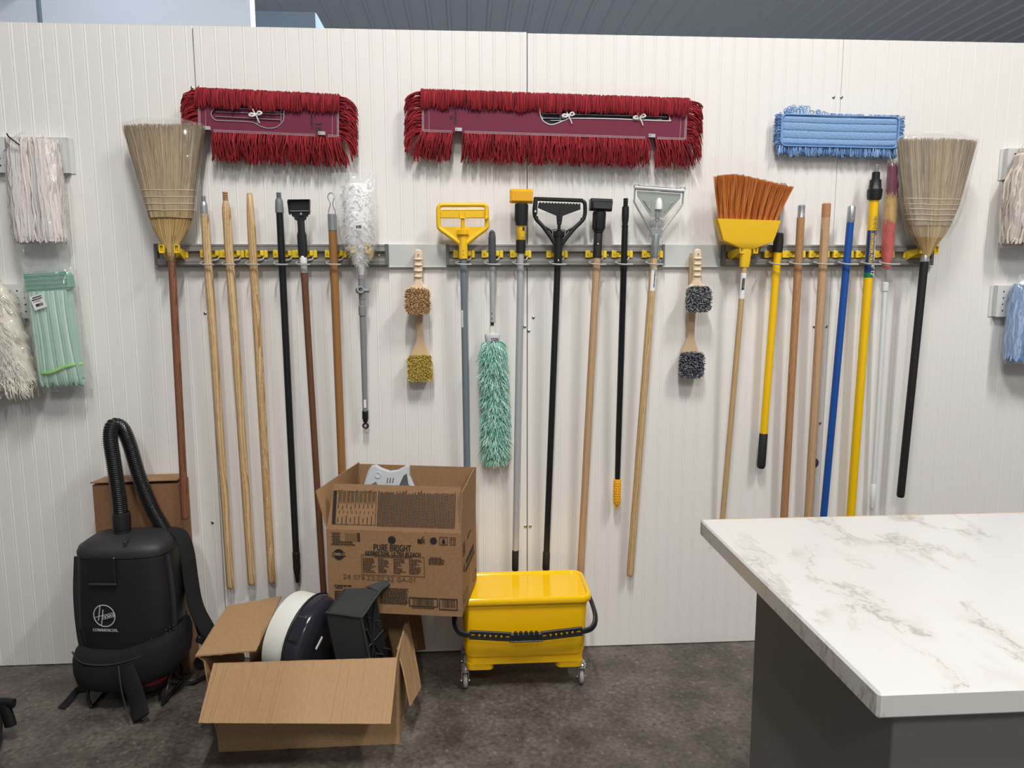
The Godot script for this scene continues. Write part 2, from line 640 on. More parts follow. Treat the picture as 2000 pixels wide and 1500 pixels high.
func materials() -> void:
	mat("panel_white", rgb(232, 230, 226), 0.42)
	mat("panel_edge", rgb(150, 128, 100), 0.8)
	mat("block_wall", rgb(222, 226, 232), 0.6)
	mat("shop_wall", rgb(158, 156, 154), 0.7)
	mat("liner_steel", rgb(205, 206, 206), 0.45, 0.0)
	mat("duct_grey", rgb(120, 132, 142), 0.5)
	mat("stud_wood", rgb(120, 104, 84), 0.85)
	mat("screw", rgb(190, 190, 192), 0.25, 1.0)
	# floor: worn concrete
	var coarse := FastNoiseLite.new()
	coarse.seed = 4
	coarse.frequency = 0.011
	coarse.fractal_octaves = 6
	coarse.fractal_gain = 0.62
	var fine := FastNoiseLite.new()
	fine.seed = 9
	fine.frequency = 0.09
	fine.fractal_octaves = 3
	var ci := coarse.get_seamless_image(1024, 1024)
	var fi := fine.get_seamless_image(1024, 1024)
	var img := Image.create(1024, 1024, false, Image.FORMAT_RGB8)
	var rou := Image.create(1024, 1024, false, Image.FORMAT_RGB8)
	for y in 1024:
		for x in 1024:
			var a := ci.get_pixel(x, y).r
			var b := fi.get_pixel(x, y).r
			var t := clampf((a - 0.5) * 1.1 + 0.5 + (b - 0.5) * 0.75, 0, 1)
			var k := rgb(66, 61, 56).lerp(rgb(112, 105, 97), t)
			if b > 0.75:
				k = k.lerp(rgb(172, 164, 154), (b - 0.75) * 2.4)
			elif b < 0.17:
				k = k.darkened(0.3)
			img.set_pixel(x, y, k)
			var r := 0.42 + t * 0.25
			rou.set_pixel(x, y, Color(r, r, r))
	var cm := mat("concrete", Color.WHITE, 1.0)
	cm.albedo_texture = tex(img)
	cm.roughness_texture = tex(rou)
	cm.uv1_triplanar = true
	cm.uv1_world_triplanar = true
	cm.uv1_scale = Vector3(0.47, 0.47, 0.47)
	# things
	mat("rail_grey", rgb(140, 138, 135), 0.42)
	mat("rail_dark", rgb(98, 98, 97), 0.5)
	mat("rail_channel", rgb(112, 110, 109), 0.5, 0.2)
	mat("strip_grey", rgb(196, 199, 196), 0.5)
	mat("clip_yellow", rgb(236, 204, 52), 0.42)
	mat("hook_grey", rgb(172, 171, 167), 0.45)
	mat("yellow_plastic", rgb(244, 196, 38), 0.36)
	mat("bucket_yellow", rgb(247, 192, 6), 0.3)
	mat("amber_plastic", rgb(234, 172, 36), 0.4)
	mat("black_plastic", rgb(30, 31, 33), 0.42)
	mat("black_pole", rgb(26, 27, 29), 0.35)
	mat("black_rubber", rgb(28, 28, 29), 0.62)
	mat("dark_grip", rgb(74, 76, 80), 0.6)
	mat("zinc", rgb(176, 180, 183), 0.32, 0.6)
	mat("bright_zinc", rgb(212, 216, 217), 0.22, 0.8)
	mat("green_zinc", rgb(200, 209, 200), 0.26, 0.75)
	mat("aluminium", rgb(188, 190, 192), 0.34, 0.25)
	mat("cast_grey", rgb(128, 132, 136), 0.6, 0.3)
	mat("blue_pole", rgb(30, 82, 160), 0.33)
	mat("yellow_pole", rgb(245, 196, 14), 0.33)
	mat("slate_pole", rgb(112, 126, 134), 0.4)
	mat("grey_pole", rgb(140, 142, 146), 0.42)
	mat("white_pole", rgb(222, 226, 228), 0.3)
	mat("caramel", rgb(156, 110, 64), 0.4)
	mat("tan_tip", rgb(186, 132, 92), 0.45)
	mat("ivory_plastic", rgb(226, 206, 178), 0.32)
	mat("tan_wood", rgb(200, 172, 138), 0.55)
	mat("label_white", rgb(238, 238, 236), 0.5)
	mat("ink", rgb(34, 30, 28), 0.7)
	mat("ink_soft", rgb(92, 74, 58), 0.7)
	mat("ink_white", rgb(190, 192, 194), 0.6)
	mat("twine", rgb(206, 186, 150), 0.8)
	mat("wire_tan", rgb(170, 140, 100), 0.4, 0.6)
	mat("maroon_cloth", rgb(112, 34, 60), 0.8)
	mat("yarn_red", rgb(140, 28, 38), 0.9)
	mat("navy_cloth", rgb(40, 38, 54), 0.9)
	mat("stitch_white", rgb(226, 220, 220), 0.8)
	mat("grey_cloth", rgb(150, 146, 148), 0.8)
	vmat("strands", 0.85)
	vmat("gloss_strands", 0.5)
	var bag := mat("clear_bag", Color(0.97, 0.98, 0.98, 0.1), 0.08)
	bag.transparency = BaseMaterial3D.TRANSPARENCY_ALPHA
	bag.cull_mode = BaseMaterial3D.CULL_DISABLED
	var bag2 := mat("clear_sleeve", Color(0.95, 0.95, 0.95, 0.07), 0.1)
	bag2.transparency = BaseMaterial3D.TRANSPARENCY_ALPHA
	bag2.cull_mode = BaseMaterial3D.CULL_DISABLED
	kraft("kraft_light", rgb(168, 134, 95), true)
	kraft("kraft_tan", rgb(148, 113, 78))
	kraft("kraft_brown", rgb(134, 97, 66))
	wood("pine", rgb(222, 194, 148), rgb(152, 108, 64), 3, 0.008, 0.04, 2.2)
	wood("pine_fine", rgb(222, 194, 148), rgb(156, 110, 64), 8, 0.0042, 0.012, 1.6)
	wood("birch", rgb(206, 172, 136), rgb(176, 136, 100), 14, 0.009, 0.06, 1.2)
	wood("red_wood", rgb(150, 98, 68), rgb(86, 50, 34), 21, 0.005, 0.03, 1.5)
	wood("walnut", rgb(122, 80, 54), rgb(86, 54, 36), 25, 0.006, 0.05, 1.4)
	wood("cedar", rgb(190, 146, 104), rgb(146, 100, 64), 33, 0.006, 0.03, 1.8)
	wood("ash", rgb(212, 182, 136), rgb(170, 132, 88), 41, 0.005, 0.03, 1.8)

func bead_panel(x0: float, x1: float, y0: float, y1: float, called: String, parent: Node3D, first := 0.0254) -> void:
	# moulded sheet: a rounded bead between two V grooves every 50.8 mm
	var line := [Vector2(x0, 0.0)]
	var x := x0 + first
	while x < x1 - 0.012:
		for q: Vector2 in [Vector2(-0.0062, 0), Vector2(-0.0048, -0.0014), Vector2(-0.0036, -0.0003), Vector2(-0.0012, 0.0004), Vector2(0.0012, 0.0004), Vector2(0.0036, -0.0003), Vector2(0.0048, -0.0014), Vector2(0.0062, 0)]:
			line.append(Vector2(x + q.x, q.y))
		x += 0.0508
	line.append(Vector2(x1, 0.0))
	var m := MB.new()
	for i in line.size() - 1:
		var a: Vector2 = line[i]
		var b: Vector2 = line[i + 1]
		m.quad(V(a.x, y0, a.y), V(b.x, y0, b.y), V(b.x, y1, b.y), V(a.x, y1, a.y))
	m.quad(V(x1, y0, 0), V(x1, y0, -0.006), V(x1, y1, -0.006), V(x1, y1, 0))
	m.quad(V(x0, y0, -0.006), V(x0, y0, 0), V(x0, y1, 0), V(x0, y1, -0.006))
	m.quad(V(x0, y1, 0), V(x1, y1, 0), V(x1, y1, -0.006), V(x0, y1, -0.006))
	m.quad(V(x0, y0, -0.006), V(x1, y0, -0.006), V(x1, y0, 0), V(x0, y0, 0))
	m.quad(V(x1, y0, -0.006), V(x0, y0, -0.006), V(x0, y1, -0.006), V(x1, y1, -0.006))
	part(called, m, M.panel_white, parent)

func setting() -> void:
	struct("floor", MB.new().box(V(1.8, -0.06, -3), V(16.6, 0.12, 20.6)), M.concrete)
	# partition: four-foot sheets of white beadboard on a stud frame
	var wall := Node3D.new()
	wall.name = "wall_display"
	add_child(wall)
	wall.set_meta("kind", "structure")
	bead_panel(-3.658, -2.442, 0.004, 2.4384, "panel", wall)
	bead_panel(-2.438, -1.2215, 0.004, 2.4384, "panel", wall)
	bead_panel(-1.2175, -0.0022, 0.004, 2.4384, "panel", wall)
	bead_panel(0.0018, 1.2178, 0.004, 2.4345, "panel", wall)
	bead_panel(1.2198, 2.4365, 0.004, 2.4345, "panel", wall)
	bead_panel(2.4405, 3.656, 0.004, 2.4345, "panel", wall)
	var fr := MB.new()
	for k in 7:
		fr.box(V(-3.64 + 1.2192 * k if k != 3 else 0.0, 1.2 if k != 3 else 1.05, -0.052), V(0.04, 2.39 if k != 3 else 2.06, 0.089))
	fr.box(V(0, 0.02, -0.052), V(7.3, 0.038, 0.089))
	fr.box(V(-1.84, 2.415, -0.052), V(3.66, 0.038, 0.089))
	fr.box(V(1.85, 2.412, -0.052), V(3.6, 0.038, 0.089))
	part("stud_frame", fr, M.stud_wood, wall)
	var sc := part("screw", MB.new().lathe(prof([0.0, 0.0, 0.006, 0.0, 0.0058, 0.0016, 0.004, 0.003, 0.0, 0.0036]), 12, at_xf(V(-1.232, 2.222, 0), rot(90, 0, 0))), M.screw, wall)
	for q: Vector2 in [Vector2(-1.206, 2.224), Vector2(-0.016, 2.216), Vector2(0.018, 2.215), Vector2(1.19, 2.222), Vector2(1.221, 2.222), Vector2(-0.01, 1.342), Vector2(0.006, 1.325), Vector2(0.024, 1.378), Vector2(1.16, 1.336), Vector2(1.21, 1.336), Vector2(-1.25, 0.575), Vector2(-0.008, 0.53), Vector2(0.012, 0.53), Vector2(-1.232, 1.4), Vector2(1.205, 0.94)]:
		again(sc, wall, at_xf(V(q.x + 1.232, q.y - 2.222, 0.0006)))
	part("cap_plug", MB.new().lathe(prof([0.0, 0.0, 0.0215, 0.0, 0.0215, 0.002, 0.019, 0.003, 0.004, 0.0034, 0.0038, 0.005, 0.0, 0.0054]), 24, at_xf(V(1.187, 0.773, 0), rot(90, 0, 0))), mat("plug_slate", rgb(70, 82, 96), 0.5), wall)
	# the building beyond: painted block wall, steel liner ceiling, side walls
	struct("wall_back", MB.new().box(V(1.8, 2.85, -13.1), V(16.6, 5.7, 0.2)), M.block_wall)
	struct("wall_left", MB.new().box(V(-6.4, 2.85, -3), V(0.2, 5.7, 20.4)), M.shop_wall)
	struct("wall_right", MB.new().box(V(10.0, 2.85, -3), V(0.2, 5.7, 20.4)), M.shop_wall)
	struct("wall_front", MB.new().box(V(1.8, 2.85, 7.1), V(16.6, 5.7, 0.2)), M.shop_wall)
	var bay := Node3D.new()
	bay.name = "wall_bay"
	add_child(bay)
	bay.set_meta("kind", "structure")
	part("sheet", MB.new().box(V(-4.585, 2.85, -1.9), V(3.63, 5.7, 0.1)), M.block_wall, bay)
	part("sheet", MB.new().box(V(-2.14, 2.85, -1.9), V(1.22, 5.7, 0.1)), M.block_wall, bay)
	part("joint_strip", MB.new().box(V(-2.762, 2.85, -1.888), V(0.022, 5.7, 0.1), 0.004), M.duct_grey, bay)
	struct("beam_boxed", MB.new().box(V(-1.79, 3.5, -3.4), V(0.8, 0.31, 0.5), 0.01), M.duct_grey)
	# ceiling: ribbed steel sheets, ribs running away from the display wall
	var ce := MB.new()
	var x := -6.5
	while x < 10.1:
		for q: Array in [[0.0, 0.0, 0.19, 0.0], [0.19, 0.0, 0.212, -0.03], [0.212, -0.03, 0.25, -0.03], [0.25, -0.03, 0.272, 0.0], [0.272, 0.0, 0.3048, 0.0]]:
			ce.quad(V(x + q[0], 5.7 + q[1], -13.2), V(x + q[2], 5.7 + q[3], -13.2), V(x + q[2], 5.7 + q[3], 7.2), V(x + q[0], 5.7 + q[1], 7.2))
		x += 0.3048
	ce.box(V(1.8, 5.78, -3), V(16.8, 0.14, 20.4))
	struct("ceiling", ce, M.liner_steel)

# ---------------------------------------------------------------- rails on the wall
func rails() -> void:
	var st := thing("backing_strip", "long light grey board screwed to the white panels behind the tool rails", "board", V(0.113, 1.6155, 0.0))
	part("board", MB.new().box(V(0, 0, 0.006), V(3.034, 0.087, 0.012), 0.0015), M.strip_grey, st)
	part("lower_lip", MB.new().box(V(0, -0.0425, 0.008), V(3.034, 0.004, 0.016), 0.001), M.strip_grey, st)
	rail(-1.3895, -0.5328, "grey metal tool rail holding the row of plain wooden handles", [-1.185, -1.107, -1.021, -0.919, -0.839, -0.728], [-1.309, -0.627], [-0.567])
	rail(-0.3108, 0.5296, "grey metal tool rail holding the yellow and black mop grips", [-0.247, -0.139, -0.031, 0.109, 0.26, 0.362, 0.48], [], [-0.28, -0.075, 0.312])
	rail(0.7626, 1.6139, "grey metal tool rail holding the orange broom and the blue pole", [0.965, 1.047, 1.144, 1.242, 1.334, 1.409], [0.829, 1.541], [1.19])

func rail(x0: float, x1: float, label: String, clips: Array, forks: Array, screws: Array) -> void:
	var mid := (x0 + x1) * 0.5
	var w := x1 - x0
	var o := thing("tool_rail", label, "tool rail", V(mid, 1.618, 0.012), "three tool rails on the wall")
	# extruded section: ribbed flanges above and below a recessed channel
	var sec := [V(0, -0.039, 0.0), V(0, -0.039, 0.024), V(0, -0.0345, 0.026), V(0, -0.034, 0.023), V(0, -0.027, 0.023), V(0, -0.0265, 0.0245), V(0, -0.016, 0.0245), V(0, -0.0145, 0.022), V(0, -0.0145, 0.008), V(0, -0.0035, 0.008), V(0, -0.0035, 0.0068), V(0, 0.0005, 0.0068), V(0, 0.0005, 0.008), V(0, 0.0118, 0.008), V(0, 0.0118, 0.022), V(0, 0.0135, 0.0245), V(0, 0.024, 0.0245), V(0, 0.0245, 0.023), V(0, 0.031, 0.023), V(0, 0.0315, 0.0245), V(0, 0.037, 0.0245), V(0, 0.039, 0.022), V(0, 0.039, 0.0)]
	var m := MB.new()
	for i in sec.size() - 1:
		var a: Vector3 = sec[i]
		var b: Vector3 = sec[i + 1]
		m.quad(V(-w / 2, a.y, a.z), V(w / 2, a.y, a.z), V(w / 2, b.y, b.z), V(-w / 2, b.y, b.z))
	part("channel", m, M.rail_grey, o)
	for s: float in [-1.0, 1.0]:
		part("end_cap", MB.new().box(V(s * (w / 2 - 0.004), 0, 0.013), V(0.012, 0.08, 0.027), 0.0015), M.rail_dark, o)
	for x: float in screws:
		part("screw", MB.new().lathe(prof([0.0065, 0.0, 0.0065, 0.0015, 0.004, 0.0035, 0.0, 0.0042]), 14, at_xf(V(x - mid, -0.001, 0.008), rot(90, 0, 0))), M.screw, o)
	for x: float in clips:
		clip(o, V(x - mid, 0, 0))
	for x: float in forks:
		fork(o, V(x - mid, 0, 0))

func clip(o: Node3D, at: Vector3) -> void:
	var m := MB.new()
	m.box(at + V(0.002, 0.003, 0.012), V(0.078, 0.024, 0.006), 0.001)
	m.box(at + V(-0.029, 0.002, 0.022), V(0.02, 0.028, 0.016), 0.002)
	m.box(at + V(-0.015, -0.001, 0.019), V(0.01, 0.018, 0.012), 0.002)
	m.box(at + V(0.0225, 0.005, 0.022), V(0.014, 0.02, 0.016), 0.002)
	m.box(at + V(0.037, 0.001, 0.022), V(0.013, 0.026, 0.016), 0.002)
	m.box(at + V(0.028, -0.009, 0.018), V(0.008, 0.008, 0.012), 0.002)
	m.box(at + V(-0.033, 0.0165, 0.02), V(0.006, 0.005, 0.012), 0.001)
	m.box(at + V(0.036, 0.0155, 0.02), V(0.006, 0.005, 0.012), 0.001)
	var c := part("clip", m, M.clip_yellow, o, "yellow plastic clip")
	var eye := MB.new()
	eye.lathe(prof([0.0036, 0.0, 0.0036, 0.003, 0.002, 0.003, 0.002, 0.0]), 10, at_xf(at + V(-0.029, 0.003, 0.0295), rot(90, 0, 0)))
	part("eyelet", eye, M.clip_yellow, c)
	# coated rod that swings round the handle
	var h := smooth([at + V(0.029, -0.006, 0.022), at + V(0.024, -0.018, 0.028), at + V(0.0, -0.024, 0.03), at + V(-0.021, -0.027, 0.036), at + V(-0.0285, -0.031, 0.054), at + V(-0.022, -0.036, 0.077), at + V(-0.004, -0.039, 0.088), at + V(0.03, -0.039, 0.088)], 4)
	part("hook", MB.new().tube(h, 0.0034, 8), M.hook_grey, c, "grey coated hook")

func fork(o: Node3D, at: Vector3) -> void:
	# two arms with hooked tips that carry a broom by its shoulders
	var m := MB.new()
	m.box(at + V(-0.004, 0.002, 0.016), V(0.085, 0.03, 0.012), 0.002)
	for s: float in [-1.0, 1.0]:
		var root := at + V(s * 0.032 - 0.006, 0.0, 0.024)
		var tip := at + V(s * 0.0265 + 0.004, 0.012, 0.098)
		m.plate(PackedVector2Array([Vector2(0, -0.02), Vector2(0.075, 0.0), Vector2(0.075, 0.012), Vector2(0, 0.016)]), 0.005, Transform3D(Basis((tip - root).normalized(), Vector3.UP, (tip - root).normalized().cross(Vector3.UP)), root + V(0.0025, 0, 0)), 0.001)
		for q: Array in [[-0.0075, 0.0, 0.0035, 0.03], [0.0075, 0.0, 0.0035, 0.03]]:
			m.box(tip + V(q[0], 0.004, 0.0), V(q[2], q[3], 0.014), 0.001)
		m.box(tip + V(0, 0.0175, 0.0), V(0.0185, 0.0035, 0.014), 0.001)
		m.box(tip + V(0, -0.0095, 0.0), V(0.0185, 0.0035, 0.014), 0.001)
		m.box(tip + V(0, 0.004, -0.0055), V(0.0185, 0.028, 0.003), 0.001)
	part("fork", m, M.clip_yellow, o, "yellow plastic fork with two hooked arms")

# ---------------------------------------------------------------- long-handled tools; local y runs up the handle from its foot
func hung(called: String, label: String, category: String, foot: Vector3, grip: Vector3, group := "") -> Node3D:
	var y := (grip - foot).normalized()
	var x := y.cross(Vector3.BACK).normalized()
	return thing(called, label, category, foot, group, Basis(x, y, x.cross(y)))

func rod(called: String, p: Array, m: Material, o: Node3D, seg := 20, label := "") -> MeshInstance3D:
	return part(called, MB.new().lathe(prof(p), seg), m, o, label)

func pole(o: Node3D, r: float, t0: float, t1: float, m: Material, called := "handle") -> void:
	rod(called, [0.0, t0, r * 0.72, t0, r * 0.94, t0 + 0.005, r, t0 + 0.014, r, t1, 0.0, t1], m, o)

func thread_prof(r: float, t0: float, t1: float, turns: int, r_in: float) -> Array:
	var a := [r_in, t0]
	for k in turns:
		var y := t0 + (t1 - t0) * k / turns
		var h := (t1 - t0) / turns
		a.append_array([r_in, y + h * 0.15, r, y + h * 0.35, r, y + h * 0.6, r_in, y + h * 0.8])
	a.append_array([r_in * 0.9, t1, 0.0, t1])
	return a

func ink_bars(o: Node3D, called: String, at: Vector3, b: Basis, w: float, h: float, n: int, along_y := false, m: Material = null) -> void:
	# bar code
	var mb := MB.new()
	for k in n:
		var t := (k + 0.5) / n - 0.5
		var k_w := (0.3 + 0.6 * rng.randf()) / n
		if along_y:
			mb.box(at + b * V(0, t * h, 0), V(w, k_w * h, 0.0006), 0.0, b)
		else:
			mb.box(at + b * V(t * w, 0, 0), V(k_w * w, h, 0.0006), 0.0, b)
	part(called, mb, m if m else M.ink, o)

func wrap_label(o: Node3D, called: String, r: float, t0: float, t1: float, a0: float, a1: float, m: Material) -> MeshInstance3D:
	# a sticker bent round the pole between two angles (90 degrees faces the room)
	var g := []
	for j in 2:
		var row := []
		for k in 9:
			var an := deg_to_rad(lerpf(a1, a0, k / 8.0))
			row.append(V(cos(an) * r, t0 if j == 0 else t1, sin(an) * r))
		g.append(row)
	return part(called, MB.new().sheet(g, 0.0004), m, o)

func wall_tools() -> void:
	var G := "long handles hung on the wall rails"
	var o: Node3D
	# --- rail with the plain wooden handles
	o = hung("broom_handle", "pine handle with a zinc threaded ferrule hung beside the corn broom", "handle", V(-1.182, 0.315, 0.035), V(-1.185, 1.611, 0.075), G)
	pole(o, 0.0146, 0, 1.447, M.pine)
	rod("ferrule", [0.0148, 1.437, 0.0138, 1.452, 0.0132, 1.475, 0.0118, 1.484, 0.0085, 1.49, 0.0085, 1.492], M.zinc, o, 18, "zinc metal ferrule")
	rod("thread", thread_prof(0.0092, 1.49, 1.511, 4, 0.0072), M.zinc, o, 16)
	o = hung("broom_handle", "pine handle with a carved wooden screw thread", "handle", V(-1.099, 0.328, 0.035), V(-1.107, 1.667, 0.075), G)
	pole(o, 0.0152, 0, 1.44, M.pine)
	rod("shoulder", [0.0152, 1.44, 0.0142, 1.458, 0.011, 1.474, 0.0086, 1.482], M.pine, o)
	rod("thread", thread_prof(0.0098, 1.482, 1.513, 4, 0.0076), M.cedar, o, 16)
	o = hung("broom_handle", "pine handle with a plain tapered end", "handle", V(-1.021, 0.332, 0.035), V(-1.021, 1.611, 0.075), G)
	pole(o, 0.0148, 0, 1.40, M.pine_fine)
	rod("tapered_end", [0.0148, 1.40, 0.0135, 1.435, 0.0098, 1.502, 0.008, 1.505, 0.0, 1.505], M.pine_fine, o)
	o = hung("threaded_pole", "black metal pole with a grey cast threaded tip beside the pine handles", "pole", V(-0.921, 0.331, 0.035), V(-0.917, 1.611, 0.075), G)
	rod("handle", [0.0, 0.12, 0.0128, 0.12, 0.0128, 1.445, 0.0, 1.445], M.black_pole, o)
	rod("end_grip", [0.0, 0.0, 0.006, 0.001, 0.0085, 0.008, 0.0098, 0.03, 0.0142, 0.06, 0.0146, 0.07, 0.0138, 0.075, 0.0146, 0.08, 0.0138, 0.085, 0.0146, 0.09, 0.0138, 0.095, 0.0146, 0.1, 0.0146, 0.128, 0.0128, 0.13], M.black_rubber, o)
	rod("ferrule", [0.0132, 1.436, 0.0154, 1.437, 0.015, 1.455, 0.0138, 1.478, 0.0112, 1.486, 0.009, 1.487], M.cast_grey, o, 18, "grey cast metal ferrule")
	rod("thread", thread_prof(0.0096, 1.486, 1.509, 4, 0.0074), M.cast_grey, o, 16)
	# black hinged head on a walnut handle
	o = hung("brush_handle", "walnut brown handle with a flat black folding metal head", "handle", V(-0.819, 0.255, 0.035), V(-0.838, 1.555, 0.075), G)
	pole(o, 0.0122, 0, 1.303, M.walnut)
	rod("clear_collar", [0.0125, 1.295, 0.0128, 1.296, 0.0126, 1.33, 0.0122, 1.331], M.aluminium, o)
	rod("label_band", [0.0132, 1.33, 0.0134, 1.331, 0.0134, 1.356, 0.0132, 1.357], M.label_white, o)
	var hd := MB.new()
	hd.loft([round_xz(0.0125, 0.0125, 1.352), round_xz(0.0168, 0.0125, 1.362), round_xz(0.0168, 0.012, 1.432), round_xz(0.0128, 0.01, 1.447), round_xz(0.0128, 0.009, 1.49)])
	part("neck", hd, M.black_plastic, o)
	hd = MB.new()
	hd.plate(poly([-0.013, 1.484, 0.013, 1.484, 0.021, 1.489, 0.0225, 1.497, 0.028, 1.499, 0.033, 1.512, 0.036, 1.54, 0.0395, 1.545, 0.0395, 1.559, -0.0395, 1.559, -0.0395, 1.545, -0.036, 1.53, -0.034, 1.512, -0.028, 1.499, -0.0225, 1.497, -0.021, 1.489]), 0.004, at_xf(V(0, 0, 0.004)), 0.001)
	hd.box(V(-0.037, 1.53, 0.014), V(0.003, 0.05, 0.02), 0.0008, rot(0, 0, 4))
	hd.box(V(0.037, 1.53, 0.014), V(0.003, 0.05, 0.02), 0.0008, rot(0, 0, -4))
	hd.box(V(0, 1.5575, 0.012), V(0.078, 0.003, 0.016), 0.001)
	part("folding_plate", hd, M.black_plastic, o)
	part("bolt_seat", MB.new().box(V(0.002, 1.507, 0.009), V(0.014, 0.016, 0.003), 0.001), M.black_plastic, o)
	part("bolt", MB.new().lathe(prof([0.0048, 0.0, 0.0048, 0.002, 0.002, 0.0035, 0, 0.0035]), 6, at_xf(V(0.004, 1.507, 0.0105), rot(90, 0, 0))), M.zinc, o)
	part("pivot_pin", MB.new().tube(pts([V(-0.042, 1.518, 0.012), V(0.042, 1.518, 0.012)]), 0.0016, 8), M.zinc, o)
	# caramel handle with a wire eye
	o = hung("wire_loop_handle", "caramel varnished handle with a steel wire loop on top", "handle", V(-0.729, 0.3, 0.035), V(-0.728, 1.686, 0.075), G)
	pole(o, 0.0152, 0, 1.41, M.caramel)
	rod("ferrule", [0.0154, 1.404, 0.0166, 1.405, 0.0166, 1.463, 0.012, 1.464, 0.0, 1.464], M.zinc, o, 20, "brushed metal sleeve")
	part("wire_loop", MB.new().tube(smooth([V(-0.0125, 1.455, 0), V(-0.0115, 1.475, 0), V(-0.0045, 1.498, 0), V(-0.0085, 1.513, 0), V(-0.0125, 1.524, 0), V(-0.009, 1.535, 0), V(0, 1.5395, 0), V(0.009, 1.535, 0.001), V(0.0125, 1.524, 0.002), V(0.0085, 1.513, 0.002), V(0.0045, 1.498, 0.001), V(0.0115, 1.475, 0), V(0.0125, 1.455, 0)], 5), 0.0022, 8), M.bright_zinc, o, "steel wire loop")
	# bagged white duster on a telescopic pole
	o = hung("bagged_duster", "fluffy white duster in a clear bag on a grey telescopic pole", "duster", V(-0.634, 0.954, 0.04), V(-0.626, 1.555, 0.085))
	rod("handle", [0.0, 0.055, 0.0092, 0.055, 0.0098, 0.06, 0.0112, 0.44, 0.0112, 0.5, 0.0, 0.5], M.grey_pole, o)
	rod("collar", [0.0112, 0.438, 0.0146, 0.439, 0.0146, 0.474, 0.012, 0.476], M.grey_pole, o)
	rod("pivot_tube", [0.0112, 0.5, 0.0125, 0.5, 0.0125, 0.59, 0.0, 0.592], M.grey_pole, o)
	part("pivot_ring", MB.new().lathe(prof([0.008, -0.011, 0.0135, -0.011, 0.0135, 0.011, 0.008, 0.011, 0.008, -0.011]), 18, at_xf(V(-0.006, 0.534, 0.011), rot(75, 25, 0))), M.grey_pole, o)
	part("pivot_knob", MB.new().lathe(prof([0.0, -0.01, 0.0075, -0.01, 0.0075, 0.012, 0.0, 0.013]), 14, at_xf(V(0.016, 0.532, 0.004), rot(0, 0, -90))), M.grey_pole, o)
	rod("end_cap", [0.004, 0.022, 0.0085, 0.025, 0.0122, 0.04, 0.0118, 0.068, 0.0102, 0.07], M.black_plastic, o)
	part("hang_ring", MB.new().tube(circle(V(0, 0.009, 0), 0.0095, 20), 0.0036, 8, false, 1.0, Vector3.BACK, true), M.black_plastic, o)
	wrap_label(o, "price_tag", 0.0105, 0.083, 0.115, 55, 110, M.label_white)
	var fl := MB.new().tint(Color.WHITE)
	for k in 1500:
		var t := rng.randf()
		var an := rng.randf() * TAU
		var base_r := lerpf(0.018, 0.053, smoothstep(0.0, 0.3, t)) * (1.0 - 0.12 * smoothstep(0.85, 1.0, t))
		var d := V(cos(an), 0, sin(an) * 0.55)
		var p := V(lerpf(0.0, -0.012, t), lerpf(0.63, 0.915, t), 0.006) + d * base_r * rng.randf_range(0.75, 1.0)
		var g := rng.randf_range(0.92, 0.98)
		fl.col = Color(g, g, g * 0.985)
		var lay := V(rng.randf_range(-0.012, 0.012), rng.randf_range(-0.014, 0.006), 0)
		fl.strand(pts([p, p + d * 0.004 + lay * 0.6, p + d * 0.004 + lay * 1.3]), 0.0012, 3)
	fl.col = Color(0.95, 0.95, 0.94)
	fl.lathe(prof([0.0, 0.625, 0.014, 0.63, 0.03, 0.67, 0.045, 0.72, 0.05, 0.8, 0.05, 0.88, 0.036, 0.915, 0.0, 0.92]), 20, at_xf(V(-0.007, 0, 0.006)), 1.0, 0.55)
	part("fluff", fl, M.strands, o, "white fluffy fibres").set_meta("kind", "stuff")
	rod("tied_neck", [0.0, 0.585, 0.008, 0.586, 0.01, 0.6, 0.0125, 0.606, 0.0125, 0.622, 0.012, 0.64, 0.0, 0.645], M.label_white, o)
	part("bag", bag_mesh([[0.575, 0.014, 0.012, 0.0], [0.6, 0.017, 0.016, 0.0], [0.625, 0.019, 0.018, 0.0], [0.66, 0.046, 0.034, 0.0], [0.72, 0.066, 0.042, -0.004], [0.8, 0.072, 0.044, -0.008], [0.88, 0.074, 0.036, -0.012], [0.92, 0.077, 0.02, -0.014], [0.952, 0.08, 0.006, -0.014]], 0.006, 14), M.clear_bag, o, "clear plastic bag")
	part("sticker", MB.new().box(V(0.003, 0.765, 0.0545), V(0.026, 0.022, 0.0006), 0.0, rot(0, 0, 3)), M.label_white, o)
	ink_bars(o, "barcode", V(0.003, 0.763, 0.0551), rot(0, 0, 3), 0.021, 0.011, 14)
	# --- rail with the mop grips
	o = hung("mop_stick", "yellow plastic mop frame on a slate grey handle", "mop handle", V(-0.24, 0.285, 0.035), V(-0.247, 1.602, 0.075), G)
	pole(o, 0.0126, 0, 1.335, M.slate_pole)
	wrap_label(o, "paper_tag", 0.0131, 1.06, 1.125, 110, 190, M.label_white)
	var m := MB.new()
	m.lathe(prof([0.0132, 1.316, 0.0168, 1.317, 0.0164, 1.36, 0.0155, 1.405, 0.0, 1.406]), 20)
	m.tube(smooth([V(-0.01, 1.372, 0), V(-0.05, 1.402, 0), V(-0.083, 1.426, 0), V(-0.0895, 1.44, 0), V(-0.0895, 1.496, 0), V(-0.084, 1.51, 0), V(-0.07, 1.5135, 0), V(0.0, 1.5135, 0), V(0.072, 1.5135, 0), V(0.085, 1.51, 0), V(0.0895, 1.496, 0), V(0.0895, 1.44, 0), V(0.083, 1.426, 0), V(0.05, 1.402, 0), V(0.01, 1.372, 0)], 4), 0.0085, 10)
	m.plate(poly([-0.014, 1.372, 0.014, 1.372, 0.083, 1.424, 0.083, 1.434, -0.083, 1.434, -0.083, 1.424]), 0.006, at_xf(V(0, 0, -0.004)))
	part("frame", m, M.yellow_plastic, o)
